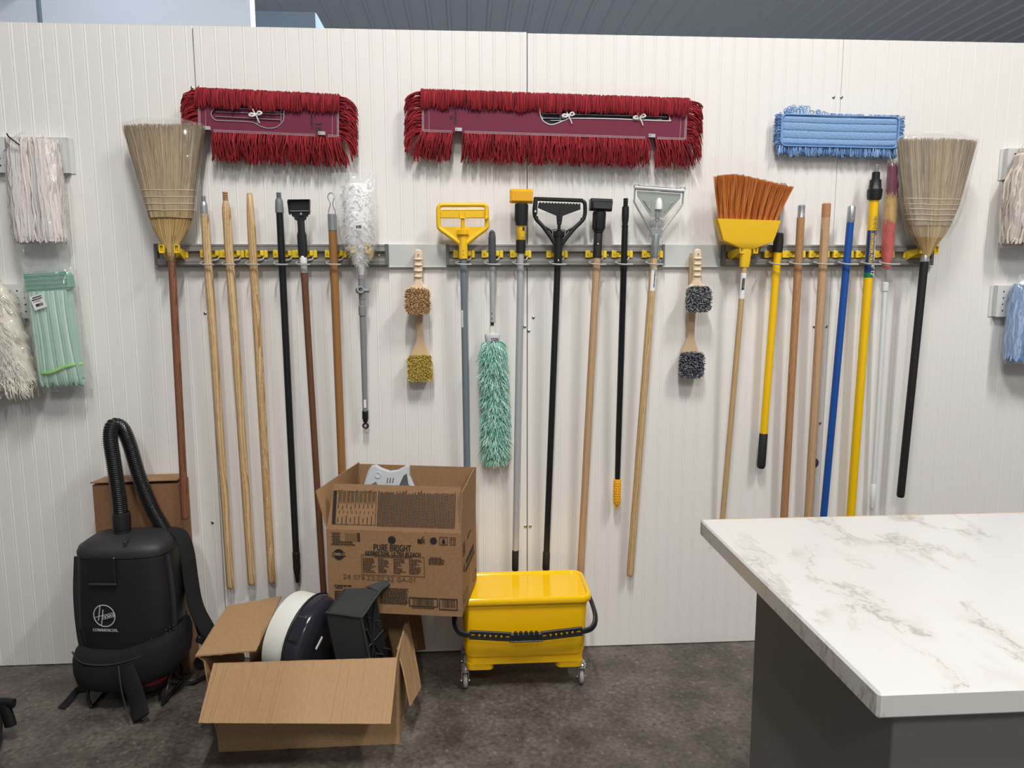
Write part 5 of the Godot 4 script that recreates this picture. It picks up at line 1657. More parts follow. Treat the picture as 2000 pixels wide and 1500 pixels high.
func side_stock() -> void:
	pegboard("perforated metal panel behind the bagged white string mop beside the corn broom", -2.05, -1.682, 1.912, 2.037)
	pegboard("perforated metal panel behind the green and white bagged mops", -2.05, -1.85, 1.385, 1.51)
	pegboard("perforated metal panel behind the bagged natural string mop", 1.897, 2.26, 1.913, 2.032)
	pegboard("perforated metal panel behind the bagged blue string mop", 1.902, 2.26, 1.372, 1.497)
	var white := [lin(226, 219, 214), lin(214, 206, 202), lin(232, 226, 222), lin(204, 196, 192)]
	var o := thing("bagged_mop_head", "bagged white string mop head hanging from a perforated panel", "mop head", V(-1.772, 1.655, 0.068), "", rot(0, 0, 0.6))
	part("cords", cord_bundle(white, 0.083, 0.036, 0.012, 0.355, 620, 0.0044, 0.014, V(0, 0, 0), 0.06), M.strands, o, "white cotton cords").set_meta("kind", "stuff")
	part("bag", bag_mesh([[-0.1, 0.082, 0.003, 0.012], [-0.06, 0.084, 0.008, 0.006], [-0.02, 0.088, 0.022, 0.0], [0.03, 0.092, 0.04, 0.0], [0.2, 0.094, 0.046, 0.0], [0.31, 0.09, 0.042, 0.0], [0.36, 0.055, 0.02, -0.01], [0.388, 0.03, 0.003, 0.005]], 0.008, 18, 0.002), M.clear_bag, o, "clear plastic bag")
	part("hang_hook", MB.new().tube(smooth([V(-0.012, 0.335, 0.052), V(-0.03, 0.352, 0.06), V(-0.045, 0.365, 0.058), V(-0.052, 0.374, 0.05)], 4), 0.0026, 8), M.black_plastic, o, "black hanging hook")
	# fluffy white mop
	var cream := [lin(232, 228, 214), lin(222, 216, 200), lin(238, 235, 224), lin(210, 203, 186)]
	o = thing("bagged_mop_head", "bagged cream fluffy mop head beside the green mop head", "mop head", V(-1.938, 1.12, 0.07), "", rot(0, 0, 9))
	var f := MB.new().tint(Color.WHITE)
	f.col = cream[1]
	f.loft([round_xz(0.09, 0.02, -0.0), round_xz(0.108, 0.042, 0.03), round_xz(0.106, 0.05, 0.15), round_xz(0.1, 0.048, 0.28), round_xz(0.085, 0.034, 0.37), round_xz(0.05, 0.015, 0.4)])
	for k in 2600:
		var t := rng.randf()
		var y := lerpf(0.0, 0.39, t)
		var an := rng.randf_range(-0.3, PI + 0.3)
		var hw := lerpf(0.106, 0.088, t) * (1.0 - 0.3 * smoothstep(0.85, 1.0, t))
		var p := V(signf(cos(an)) * pow(absf(cos(an)), 0.6) * hw, y, signf(sin(an)) * pow(absf(sin(an)), 0.6) * 0.05)
		var dirn := nz.get_noise_2d(p.x * 30.0, p.y * 22.0) * 1.8
		var d := V(sin(dirn) * 0.03, -cos(dirn) * 0.045, 0.0)
		yarn(f, [p, p + d * 0.5 + V(0, 0, 0.003), p + d + V(rng.randf_range(-0.002, 0.002), 0, -0.002)], 0.0012, cream)
	part("fibres", f, M.strands, o, "cream rayon fibres").set_meta("kind", "stuff")
	part("bag", bag_mesh([[-0.02, 0.1, 0.006, 0.0], [0.0, 0.114, 0.03, 0.0], [0.05, 0.118, 0.055, 0.0], [0.2, 0.116, 0.062, 0.0], [0.33, 0.108, 0.05, 0.0], [0.4, 0.08, 0.02, -0.01], [0.44, 0.06, 0.004, -0.02]], 0.008, 16, 0.002), M.clear_bag, o, "clear plastic bag")
	# green mop
	var mint := [lin(186, 216, 198), lin(168, 204, 186), lin(200, 226, 210), lin(150, 190, 170)]
	var teal := [lin(112, 168, 146), lin(96, 152, 132), lin(130, 182, 160)]
	o = thing("bagged_mop_head", "bagged pale green tube mop head with a darker green headband", "mop head", V(-1.732, 1.14, 0.06), "", rot(0, 0, 3.5))
	f = MB.new().tint(Color.WHITE)
	f.col = mint[1]
	f.box(V(0, 0.18, 0), V(0.13, 0.34, 0.05), 0.012)
	for k in 46:
		var u := (k % 16 + 0.5) / 16.0 * 2.0 - 1.0
		var layer := k / 16
		var w0 := nz.get_noise_2d(u * 3.0, 8.0 + layer) * 0.01
		f.col = (mint[k % 4] as Color) * rng.randf_range(0.92, 1.06)
		var z: float = [0.033, 0.028, 0.024][layer]
		var loop := 0.004 + rng.randf_range(-0.008, 0.008)
		f.tube(smooth([V(u * 0.066, 0.345, z), V(u * 0.066 + w0, 0.26, z + 0.004), V(u * 0.068 + w0 * 1.6, 0.16, z + 0.003), V(u * 0.072 + w0, 0.07, z + 0.002), V(u * 0.074, loop, z - 0.006), V(u * 0.074, 0.01 + loop, z - 0.02)], 3), 0.0062, 8, true, 0.6)
	part("tubes", f, M.strands, o, "pale green yarn tubes").set_meta("kind", "stuff")
	f = MB.new().tint(Color.WHITE)
	f.col = teal[0]
	f.box(V(0, 0.378, 0.002), V(0.152, 0.07, 0.058), 0.014)
	for k in 13:
		f.col = teal[k % 3]
		f.tube(pts([V(-0.074, 0.347 + k * 0.0052, 0.0315), V(0.074, 0.347 + k * 0.0052, 0.0315)]), 0.0024, 6)
	part("headband", f, M.strands, o, "dark green ribbed headband")
	mat("tail_green", rgb(150, 214, 110), 0.8)
	part("tail_band", MB.new().tube(smooth([V(-0.077, 0.052, 0.02), V(-0.055, 0.05, 0.04), V(-0.02, 0.052, 0.043), V(0.02, 0.066, 0.043), V(0.06, 0.074, 0.04), V(0.08, 0.074, 0.02)], 5), 0.006, 8, true, 0.35), M.tail_green, o, "bright green tail band")
	var tag_b := rot(0, 0, 14)
	part("hang_tag", MB.new().box(V(-0.026, 0.308, 0.05), V(0.046, 0.05, 0.0008), 0.0, tag_b), M.label_white, o, "white product tag")
	ink_bars(o, "tag_barcode", V(-0.0235, 0.298, 0.0508), tag_b, 0.026, 0.01, 14)
	var tp := MB.new()
	for k in 3:
		tp.box(V(-0.0285 - k * 0.0012, 0.326 - k * 0.008, 0.0508), V([0.034, 0.038, 0.026][k], [0.0045, 0.004, 0.0016][k], 0.0005), 0.0, tag_b)
	part("tag_print", tp, M.ink, o)
	part("bag", bag_mesh([[-0.026, 0.086, 0.004, 0.006], [0.0, 0.088, 0.028, 0.004], [0.05, 0.088, 0.046, 0.0], [0.2, 0.085, 0.05, 0.0], [0.36, 0.085, 0.046, 0.0], [0.42, 0.084, 0.03, 0.0], [0.437, 0.088, 0.004, 0.0]], 0.007, 18, 0.003), M.clear_bag, o, "clear plastic bag")
	# far end
	var natural := [lin(206, 194, 182), lin(192, 178, 166), lin(216, 206, 196), lin(180, 166, 154)]
	o = thing("bagged_mop_head", "bagged natural string mop head on the panel past the black-handled broom", "mop head", V(1.965, 1.655, 0.068), "", rot(0, 0, -2.5))
	part("cords", cord_bundle(natural, 0.094, 0.038, 0.01, 0.36, 560, 0.0044, 0.024, V(0, 0, 0), 0.45), M.strands, o, "natural cotton cords").set_meta("kind", "stuff")
	part("bag", bag_mesh([[-0.018, 0.098, 0.006, 0.0], [0.01, 0.104, 0.034, 0.0], [0.06, 0.104, 0.048, 0.0], [0.2, 0.094, 0.046, 0.0], [0.33, 0.075, 0.042, 0.0], [0.37, 0.05, 0.02, -0.01], [0.402, 0.04, 0.003, -0.005]], 0.005, 16, 0.002), M.clear_bag, o, "clear plastic bag")
	var sky := [lin(140, 172, 214), lin(122, 156, 200), lin(160, 190, 226), lin(104, 136, 184)]
	o = thing("bagged_mop_head", "bagged blue string mop head with a green and white card", "mop head", V(2.01, 1.205, 0.068), "", rot(0, 0, -1.5))
	part("cords", cord_bundle(sky, 0.082, 0.036, 0.0, 0.285, 520, 0.0044, 0.014, V(0, 0, 0), 0.15), M.strands, o, "blue cotton cords").set_meta("kind", "stuff")
	part("bag", bag_mesh([[-0.022, 0.085, 0.006, 0.0], [0.0, 0.09, 0.034, 0.0], [0.06, 0.092, 0.046, 0.0], [0.2, 0.092, 0.046, 0.0], [0.28, 0.088, 0.04, 0.0], [0.315, 0.06, 0.012, -0.01], [0.335, 0.035, 0.003, -0.03]], 0.004, 16, 0.002), M.clear_bag, o, "clear plastic bag")
	mat("card_green", rgb(28, 84, 62), 0.5)
	part("card", MB.new().box(V(0.03, 0.16, 0.05), V(0.1, 0.2, 0.001)), M.card_green, o, "dark green card")
	part("card_panel", MB.new().box(V(0.02, 0.035, 0.0505), V(0.13, 0.07, 0.001)), M.label_white, o, "white label panel")
	letters("lettering", "MOP WET", 0.0085, V(-0.005, 0.054, 0.0512), Basis.IDENTITY, M.ink, o)
	letters("lettering", "BLEND BLUE", 0.0085, V(0.002, 0.043, 0.0512), Basis.IDENTITY, M.ink, o)
	ink_bars(o, "barcode", V(0.0, 0.018, 0.0512), Basis.IDENTITY, 0.05, 0.016, 20)
	var pic := MB.new()
	for k in 4:
		pic.box(V(0.012, 0.085 + k * 0.034, 0.0507), V(0.022, 0.024, 0.0006))
	part("card_pictures", pic, M.label_white, o)

# ---------------------------------------------------------------- things standing on the floor
func panel4(p00: Vector3, p10: Vector3, p11: Vector3, p01: Vector3, thick: float, nu := 2, nv := 2, bump := 0.0, seed_ := 1, waves := 0.0, creases := []) -> MB:
	# a board spanned by four corners (counter-clockwise seen from its face), dented a little
	var nn := (p10 - p00).cross(p01 - p00).normalized()
	nz.seed = seed_
	nz.frequency = 1.0
	var g := []
	for r in nv + 1:
		var row := []
		for k in nu + 1:
			var u := float(k) / nu
			var w := float(r) / nv
			var p := p00.lerp(p10, u).lerp(p01.lerp(p11, u), w)
			var d := nz.get_noise_2d(u * 6.0, w * 1.2) * bump
			if waves > 0.0:
				d += pow(absf(nz.get_noise_2d(u * waves, w * 0.6 + 20.0)), 0.5) * bump * 0.8
			for q: Array in creases: # pressed fold lines, [place, lean, height]
				var off: float = (u - q[0] - q[1] * w) / 0.0045
				d += q[2] * exp(-off * off)
			row.append(p + nn * d)
		g.append(row)
	return MB.new().sheet(g, thick)

func kraft(called: String, k: Color, fluted := false) -> void:
	var nzk := FastNoiseLite.new()
	nzk.seed = 6
	nzk.frequency = 0.05
	nzk.fractal_octaves = 4
	var src := nzk.get_seamless_image(256, 256)
	var img := Image.create(256, 256, false, Image.FORMAT_RGB8)
	for y in 256:
		for x in 256:
			var t := (src.get_pixel(x, y).r - 0.5) * 0.1
			if fluted:
				t += 0.04 * sin(TAU * x / 256.0 * 32.0)
			img.set_pixel(x, y, k.lightened(t) if t > 0 else k.darkened(-t))
	var m := mat(called, Color.WHITE, 0.8)
	m.albedo_texture = tex(img)
	m.uv1_triplanar = true
	m.uv1_scale = Vector3(4.5, 4.5, 4.5)

func floor_things() -> void:
	vacuum()
	tall_box()
	bucket()
	stacked_boxes()
	open_box()
	floor_machine()

func tall_box() -> void:
	var o := thing("tall_carton", "tall flat brown cardboard carton standing behind the backpack vacuum", "box", V(-1.4875, 0, 0.055))
	part("body", MB.new().box(V(0, 0.382, 0), V(0.315, 0.764, 0.098), 0.002), M.kraft_brown, o)
	part("lid_flap", panel4(V(-0.16, 0.775, 0.056), V(0.158, 0.781, 0.056), V(0.15, 0.779, -0.048), V(-0.152, 0.772, -0.048), 0.004, 6, 3, 0.001, 4), M.kraft_tan, o)

func ring_sup(hw: float, hd: float, c: Vector3, e := 0.55, n := 36) -> Array:
	var o := []
	for s in n:
		var an := TAU * s / n
		var cc := cos(an)
		var d := sin(an)
		o.append(c + V(signf(cc) * pow(absf(cc), e) * hw, 0, -signf(d) * pow(absf(d), e) * hd))
	return o

func strap(p: Array, w: float, squeeze: float, up := Vector3.ZERO) -> MB:
	return MB.new().tube(smooth(p, 6), w, 10, true, squeeze, up)

func vacuum() -> void:
	var o := thing("backpack_vacuum", "black backpack vacuum with a ribbed hose and grey printed emblem", "vacuum", V(-1.47, 0, 0.22))
	mat("vac_black", rgb(29, 29, 31), 0.5)
	mat("vac_lid", rgb(42, 42, 44), 0.55)
	mat("vac_pad", rgb(16, 16, 17), 0.9)
	mat("vac_smoke", rgb(30, 30, 33), 0.25)
	mat("vac_red", rgb(150, 32, 36), 0.45)
	var c := V(0, 0, 0)
	part("canister", MB.new().loft([ring_sup(0.135, 0.085, V(0, 0.09, 0)), ring_sup(0.15, 0.095, V(0, 0.12, 0)), ring_sup(0.162, 0.104, V(0, 0.24, 0)), ring_sup(0.166, 0.107, V(0, 0.283, 0)), ring_sup(0.169, 0.11, V(0, 0.29, 0)), ring_sup(0.167, 0.108, V(0, 0.4, 0)), ring_sup(0.158, 0.104, V(0, 0.54, 0)), ring_sup(0.156, 0.102, V(0, 0.552, 0))]), M.vac_black, o)
	part("lid", MB.new().loft([ring_sup(0.158, 0.104, V(0, 0.555, 0)), ring_sup(0.159, 0.105, V(0, 0.572, 0)), ring_sup(0.152, 0.1, V(0, 0.59, -0.002)), ring_sup(0.128, 0.082, V(0, 0.606, -0.004)), ring_sup(0.07, 0.05, V(0, 0.616, -0.006)), ring_sup(0.02, 0.02, V(0, 0.618, -0.006))]), M.vac_lid, o)
	var lt := part("latch", MB.new().box(V(-0.045, 0.515, 0.108), V(0.096, 0.1, 0.01), 0.004, rot(-2, -6, 0)), M.vac_smoke, o)
	part("latch_lip", MB.new().box(V(-0.045, 0.468, 0.112), V(0.098, 0.01, 0.012), 0.003, rot(0, -6, 0)), M.vac_lid, lt)
	part("hinge_bar", MB.new().box(V(0.03, 0.585, 0.06), V(0.012, 0.06, 0.07), 0.004), M.vac_lid, o)
	# side ribs and vent
	for s: float in [-1.0, 1.0]:
		part("side_rib", strap([V(s * 0.156, 0.55, 0.055), V(s * 0.168, 0.4, 0.06), V(s * 0.166, 0.25, 0.06), V(s * 0.152, 0.13, 0.055)], 0.01, 0.5), M.vac_lid, o)
	var vent := MB.new()
	for i in 7:
		for j in 5:
			vent.box(V(0.1 + i * 0.0115, 0.2 + j * 0.0135 + i * 0.006, 0.099 - i * 0.0045), V(0.006, 0.008, 0.004), 0.001, rot(0, 25, 20))
	part("vent_grille", vent, M.vac_lid, o)
	# hose
	var path := smooth([V(-0.022, 0.655, 0.0), V(-0.026, 0.74, -0.005), V(-0.038, 0.86, -0.015), V(-0.052, 0.955, -0.03), V(-0.05, 1.0, -0.052), V(-0.032, 0.985, -0.078), V(-0.014, 0.92, -0.088), V(0.012, 0.8, -0.088), V(0.05, 0.68, -0.086), V(0.1, 0.58, -0.08), V(0.16, 0.45, -0.07), V(0.2, 0.33, -0.05), V(0.235, 0.24, -0.02), V(0.262, 0.17, 0.0), V(0.24, 0.11, -0.03), V(0.2, 0.07, -0.06)], 24)
	var run := PackedVector3Array()
	var rad := PackedFloat32Array()
	var carry := 0.0
	var flip := 0
	for i in path.size() - 1:
		var d := path[i].distance_to(path[i + 1])
		while carry < d:
			run.append(path[i].lerp(path[i + 1], carry / d))
			rad.append([0.0232, 0.0262, 0.0262, 0.0232][flip % 4])
			flip += 1
			carry += 0.0018
		carry -= d
	part("hose", MB.new().tube(run, rad, 16), mat("hose_black", rgb(30, 30, 32), 0.25), o, "ribbed black hose")
	part("hose_cuff", MB.new().lathe(prof([0.024, 0.6, 0.0275, 0.602, 0.0275, 0.63, 0.0295, 0.632, 0.031, 0.668, 0.029, 0.69, 0.0255, 0.692]), 24, at_xf(V(-0.02, 0, 0.0))), M.vac_black, o)
	# harness
	part("shoulder_strap", strap([V(0.12, 0.6, -0.06), V(0.165, 0.59, -0.045), V(0.195, 0.53, -0.02), V(0.212, 0.42, 0.0), V(0.23, 0.33, 0.015), V(0.265, 0.25, 0.02), V(0.285, 0.2, 0.01)], 0.034, 0.3, Vector3.BACK), M.vac_pad, o)
	part("shoulder_strap", strap([V(-0.13, 0.585, -0.07), V(-0.155, 0.57, -0.072), V(-0.17, 0.45, -0.075), V(-0.172, 0.3, -0.07), V(-0.168, 0.2, -0.05)], 0.022, 0.3, Vector3.BACK), M.vac_pad, o)
	part("strap_buckle", MB.new().box(V(0.262, 0.205, 0.03), V(0.07, 0.03, 0.02), 0.006, rot(0, 0, -25)), M.vac_black, o)
	var belt := []
	for q: Array in [[0.07, 0.166, 0.115, 0.012], [0.085, 0.182, 0.13, 0.014], [0.13, 0.19, 0.136, 0.016], [0.175, 0.19, 0.136, 0.014], [0.205, 0.182, 0.128, 0.01], [0.215, 0.17, 0.116, 0.008]]:
		var r := ring_sup(q[1], q[2], V(0.0, q[0], q[3]), 0.6)
		for s in r.size():
			var p: Vector3 = r[s]
			r[s] = p + V(0, maxf(0.0, p.x) * 0.28 + absf(p.x) * 0.05, 0)
		belt.append(r)
	part("hip_belt", MB.new().loft(belt), M.vac_pad, o, "padded black hip belt")
	part("belt_piping", strap([V(-0.185, 0.205, 0.08), V(-0.12, 0.193, 0.139), V(-0.02, 0.188, 0.147), V(0.08, 0.213, 0.14), V(0.15, 0.245, 0.11)], 0.003, 1.0), M.vac_lid, o)
	part("belt_end", strap([V(0.03, 0.175, 0.15), V(0.06, 0.12, 0.172), V(0.08, 0.06, 0.185), V(0.1, 0.024, 0.21)], 0.036, 0.26, V(0.95, 0, 0.3)), M.vac_pad, o)
	part("belt_end_piping", strap([V(0.01, 0.19, 0.158), V(0.028, 0.12, 0.186), V(0.045, 0.06, 0.2), V(0.065, 0.02, 0.222)], 0.0028, 1.0), M.vac_lid, o)
	part("webbing_tail", strap([V(-0.13, 0.07, 0.06), V(-0.17, 0.045, 0.045), V(-0.205, 0.032, 0.03), V(-0.222, 0.012, 0.055), V(-0.225, 0.008, 0.105)], 0.014, 0.14, V(0.8, 0.2, 0.5)), M.vac_pad, o)
	part("webbing_tail", strap([V(0.12, 0.06, -0.02), V(0.17, 0.012, -0.03), V(0.2, 0.01, -0.06), V(0.24, 0.012, -0.12)], 0.013, 0.14, V(0.6, 0.0, 0.8)), M.vac_pad, o)
	# motor base and wire feet
	part("base", MB.new().loft([ring_sup(0.098, 0.07, V(0, 0.035, 0)), ring_sup(0.112, 0.082, V(0, 0.045, 0)), ring_sup(0.118, 0.088, V(0, 0.08, 0)), ring_sup(0.125, 0.09, V(0, 0.1, 0))]), M.vac_black, o)
	part("red_band", MB.new().loft([ring_sup(0.119, 0.089, V(0, 0.068, 0)), ring_sup(0.126, 0.094, V(0, 0.078, 0)), ring_sup(0.128, 0.096, V(0, 0.09, 0))]), M.vac_red, o, "red trim band")
	letters("base_print", "8", 0.012, V(-0.04, 0.054, 0.0865), rot(0, 0, 0), M.ink_white, o)
	letters("base_print", "CORDED", 0.005, V(0.012, 0.058, 0.0865), rot(0, 0, 0), M.ink_white, o)
	for s: float in [-1.0, 1.0]:
		part("wire_foot", MB.new().tube(smooth([V(s * 0.122, 0.11, 0.0), V(s * 0.138, 0.06, 0.085), V(s * 0.126, 0.012, 0.1), V(s * 0.124, 0.006, 0.085), V(s * 0.13, 0.006, -0.04), V(s * 0.132, 0.012, -0.06), V(s * 0.134, 0.1, -0.05)], 6), 0.0058, 10), M.black_plastic, o, "black wire foot")
	# emblem and lettering, printed flat on the shell
	var eb := rot(0, -9, 0)
	var ec := V(-0.048, 0.352, 0.1125)
	var em := MB.new()
	var ring := PackedVector3Array()
	for s in 40:
		var an := TAU * s / 40
		ring.append(ec + eb * V(cos(an) * 0.0395, sin(an) * 0.0395, 0))
	em.tube(ring, 0.0021, 6, false, 0.3, eb * V(1, 0, 0), true)
	em.tube(pts([ec + eb * V(-0.023, -0.018, 0.0003), ec + eb * V(-0.013, 0.036, 0.0003)]), 0.0021, 6, true, 0.3, eb * Vector3.RIGHT)
	em.tube(pts([ec + eb * V(-0.013, -0.036, 0.0003), ec + eb * V(-0.003, 0.023, 0.0003)]), 0.0021, 6, true, 0.3, eb * Vector3.RIGHT)
	em.tube(pts([ec + eb * V(-0.038, -0.008, 0.0003), ec + eb * V(0.036, 0.014, 0.0003)]), 0.0012, 6, true, 0.3, eb * Vector3.UP)
	part("emblem", em, M.ink_white, o, "grey circular emblem")
	letters("emblem_lettering", "OOVER", 0.0125, ec + eb * V(0.0165, -0.002, 0.0012), eb * rot(0, 0, 15), M.ink_white, o, 0.85)
	letters("lettering", "COMMERCIAL", 0.0095, V(-0.047, 0.3, 0.1145), eb * rot(0, 0, 1), M.ink_white, o, 1.15)

# --- yellow mop bucket
func bucket() -> void:
	var o := thing("mop_bucket", "yellow wheeled mop bucket with a flat lid and black handle", "bucket", V(-0.034, 0, 0.21))
	var y := M.bucket_yellow as StandardMaterial3D
	var rings := []
	for q: Array in [[0.135, 0.43, 0.205, 0.03], [0.142, 0.44, 0.215, 0.034], [0.15, 0.447, 0.222, 0.036], [0.24, 0.455, 0.228, 0.036], [0.335, 0.463, 0.234, 0.036], [0.352, 0.464, 0.235, 0.036]]:
		rings.append(ring_y(q[1], q[2], q[3], V(0, q[0], 0)))
	part("tub", MB.new().loft(rings), y, o, "glossy yellow tub")
	var sk := MB.new()
	sk.loft([ring_y(0.435, 0.21, 0.03, V(0, 0.112, 0)), ring_y(0.437, 0.212, 0.03, V(0, 0.136, 0))])
	for s: float in [-1.0, 1.0]:
		sk.loft([ring_y(0.1, 0.2, 0.02, V(s * 0.166, 0.088, 0)), ring_y(0.102, 0.208, 0.02, V(s * 0.1665, 0.114, 0))])
	part("skirt", sk, y, o)
	var lid := MB.new()
	lid.loft([ring_y(0.482, 0.246, 0.04, V(0, 0.349, 0)), ring_y(0.492, 0.256, 0.045, V(0, 0.351, 0)), ring_y(0.494, 0.258, 0.045, V(0, 0.364, 0)), ring_y(0.488, 0.252, 0.043, V(0, 0.3735, 0)), ring_y(0.478, 0.242, 0.04, V(0, 0.376, 0)), ring_y(0.468, 0.232, 0.037, V(0, 0.3745, 0)), ring_y(0.461, 0.225, 0.035, V(0, 0.371, 0)), ring_y(0.457, 0.221, 0.034, V(0, 0.3683, 0)), ring_y(0.454, 0.218, 0.033, V(0, 0.3672, 0)), ring_y(0.451, 0.215, 0.033, V(0, 0.3671, 0)), ring_y(0.446, 0.21, 0.033, V(0, 0.3671, 0))])
	part("lid", lid, mat("lid_yellow", rgb(247, 196, 10), 0.1), o, "glossy yellow lid")
	for s: float in [-1.0, 1.0]:
		part("handle_lug", MB.new().box(V(s * 0.238, 0.325, 0.0), V(0.014, 0.045, 0.05), 0.004), y, o)
	# swinging handle: flat bar with holes, drooping in front
	var hm := M.black_plastic as StandardMaterial3D
	for s: float in [-1.0, 1.0]:
		var bar := MB.new()
		bar.tube(smooth([V(s * 0.247, 0.335, 0.0), V(s * 0.251, 0.33, 0.03), V(s * 0.2565, 0.312, 0.08), V(s * 0.258, 0.296, 0.115), V(s * 0.252, 0.275, 0.137), V(s * 0.235, 0.259, 0.147), V(s * 0.205, 0.2525, 0.15)], 5), 0.0125, 10, true, 0.5, V(0, 0, 1))
		var slope := rot(0, 0, s * 5.2)
		var xf := Transform3D(slope, V(s * 0.205, 0.2525, 0.144))
		var widths := [0.026, 0.02, 0.02, 0.02, 0.02, 0.02, 0.026]
		var x := 0.0
		for k in 7:
			var w: float = widths[k]
			var x0 := -x - w if s > 0 else x
			bar.cell(x0, x0 + w, -0.0125, 0.0125, Vector2(x0 + w / 2, 0.0), Vector2(w / 2 - 0.0055 if k % 6 else w / 2 - 0.003, 0.0062 if k % 6 else 0.0042), 0.009, xf, 16)
			x += w
		var q0 := xf * V(0.0 if s > 0 else 0.0, 0, 0.0045)
		var q1 := xf * V(-s * x, 0, 0.0045)
		for e: float in [-1.0, 1.0]:
			bar.tube(pts([q0 + slope * V(0, e * 0.0125, 0), q1 + slope * V(0, e * 0.0125, 0)]), 0.0055, 8)
		part("handle_arm", bar, hm, o, "black plastic swing handle arm")
	var grip := MB.new()
	grip.box(V(0, 0.2365, 0.1485), V(0.118, 0.03, 0.012), 0.003)
	for k in 5:
		grip.lathe(prof([0.0, -0.007, 0.0075, -0.007, 0.0085, 0.0, 0.0075, 0.007, 0.0, 0.007]), 12, at_xf(V(-0.038 + k * 0.019, 0.2495, 0.1485), rot(90, 0, 0)))
	grip.box(V(0, 0.2225, 0.1495), V(0.12, 0.006, 0.016), 0.002)
	for x: float in [-0.045, -0.028, 0.028, 0.045]:
		grip.box(V(x, 0.2365, 0.1555), V(0.004, 0.022, 0.004), 0.001)
	part("grip", grip, hm, o)
	for x: float in [-0.222, 0.216]:
		for z: float in [0.062, -0.078]:
			caster(o, V(x, 0, z))

func caster(o: Node3D, at: Vector3) -> void:
	var m := MB.new()
	m.lathe(prof([0.0, 0.076, 0.017, 0.076, 0.018, 0.08, 0.014, 0.084, 0.014, 0.09, 0.0, 0.09]), 18, at_xf(at))
	m.lathe(prof([0.0, 0.064, 0.016, 0.066, 0.018, 0.072, 0.012, 0.076, 0.0, 0.076]), 18, at_xf(at))
	for s: float in [-1.0, 1.0]:
		m.plate(poly([-0.013, 0.068, 0.013, 0.068, 0.01, 0.034, 0.006, 0.022, -0.002, 0.02, -0.008, 0.03]), 0.002, Transform3D(Basis(Vector3.BACK, Vector3.UP, Vector3.LEFT), at + V(s * 0.0125 + 0.001, 0, 0)), 0.0005)
		m.lathe(prof([0.0045, 0.0, 0.0045, 0.004, 0.0, 0.005]), 8, at_xf(at + V(s * 0.0125, 0.028, 0), rot(0, 0, -90 * s)))
	m.box(at + V(0, 0.067, 0), V(0.027, 0.003, 0.026), 0.001)
	var c := part("caster", m, M.bright_zinc, o, "bright metal caster")
	part("wheel", MB.new().lathe(prof([0.006, -0.009, 0.022, -0.009, 0.027, -0.006, 0.028, 0.0, 0.027, 0.006, 0.022, 0.009, 0.006, 0.009]), 24, at_xf(at + V(0, 0.028, 0), rot(0, 0, 90))), mat("wheel_grey", rgb(150, 148, 142), 0.6), c)

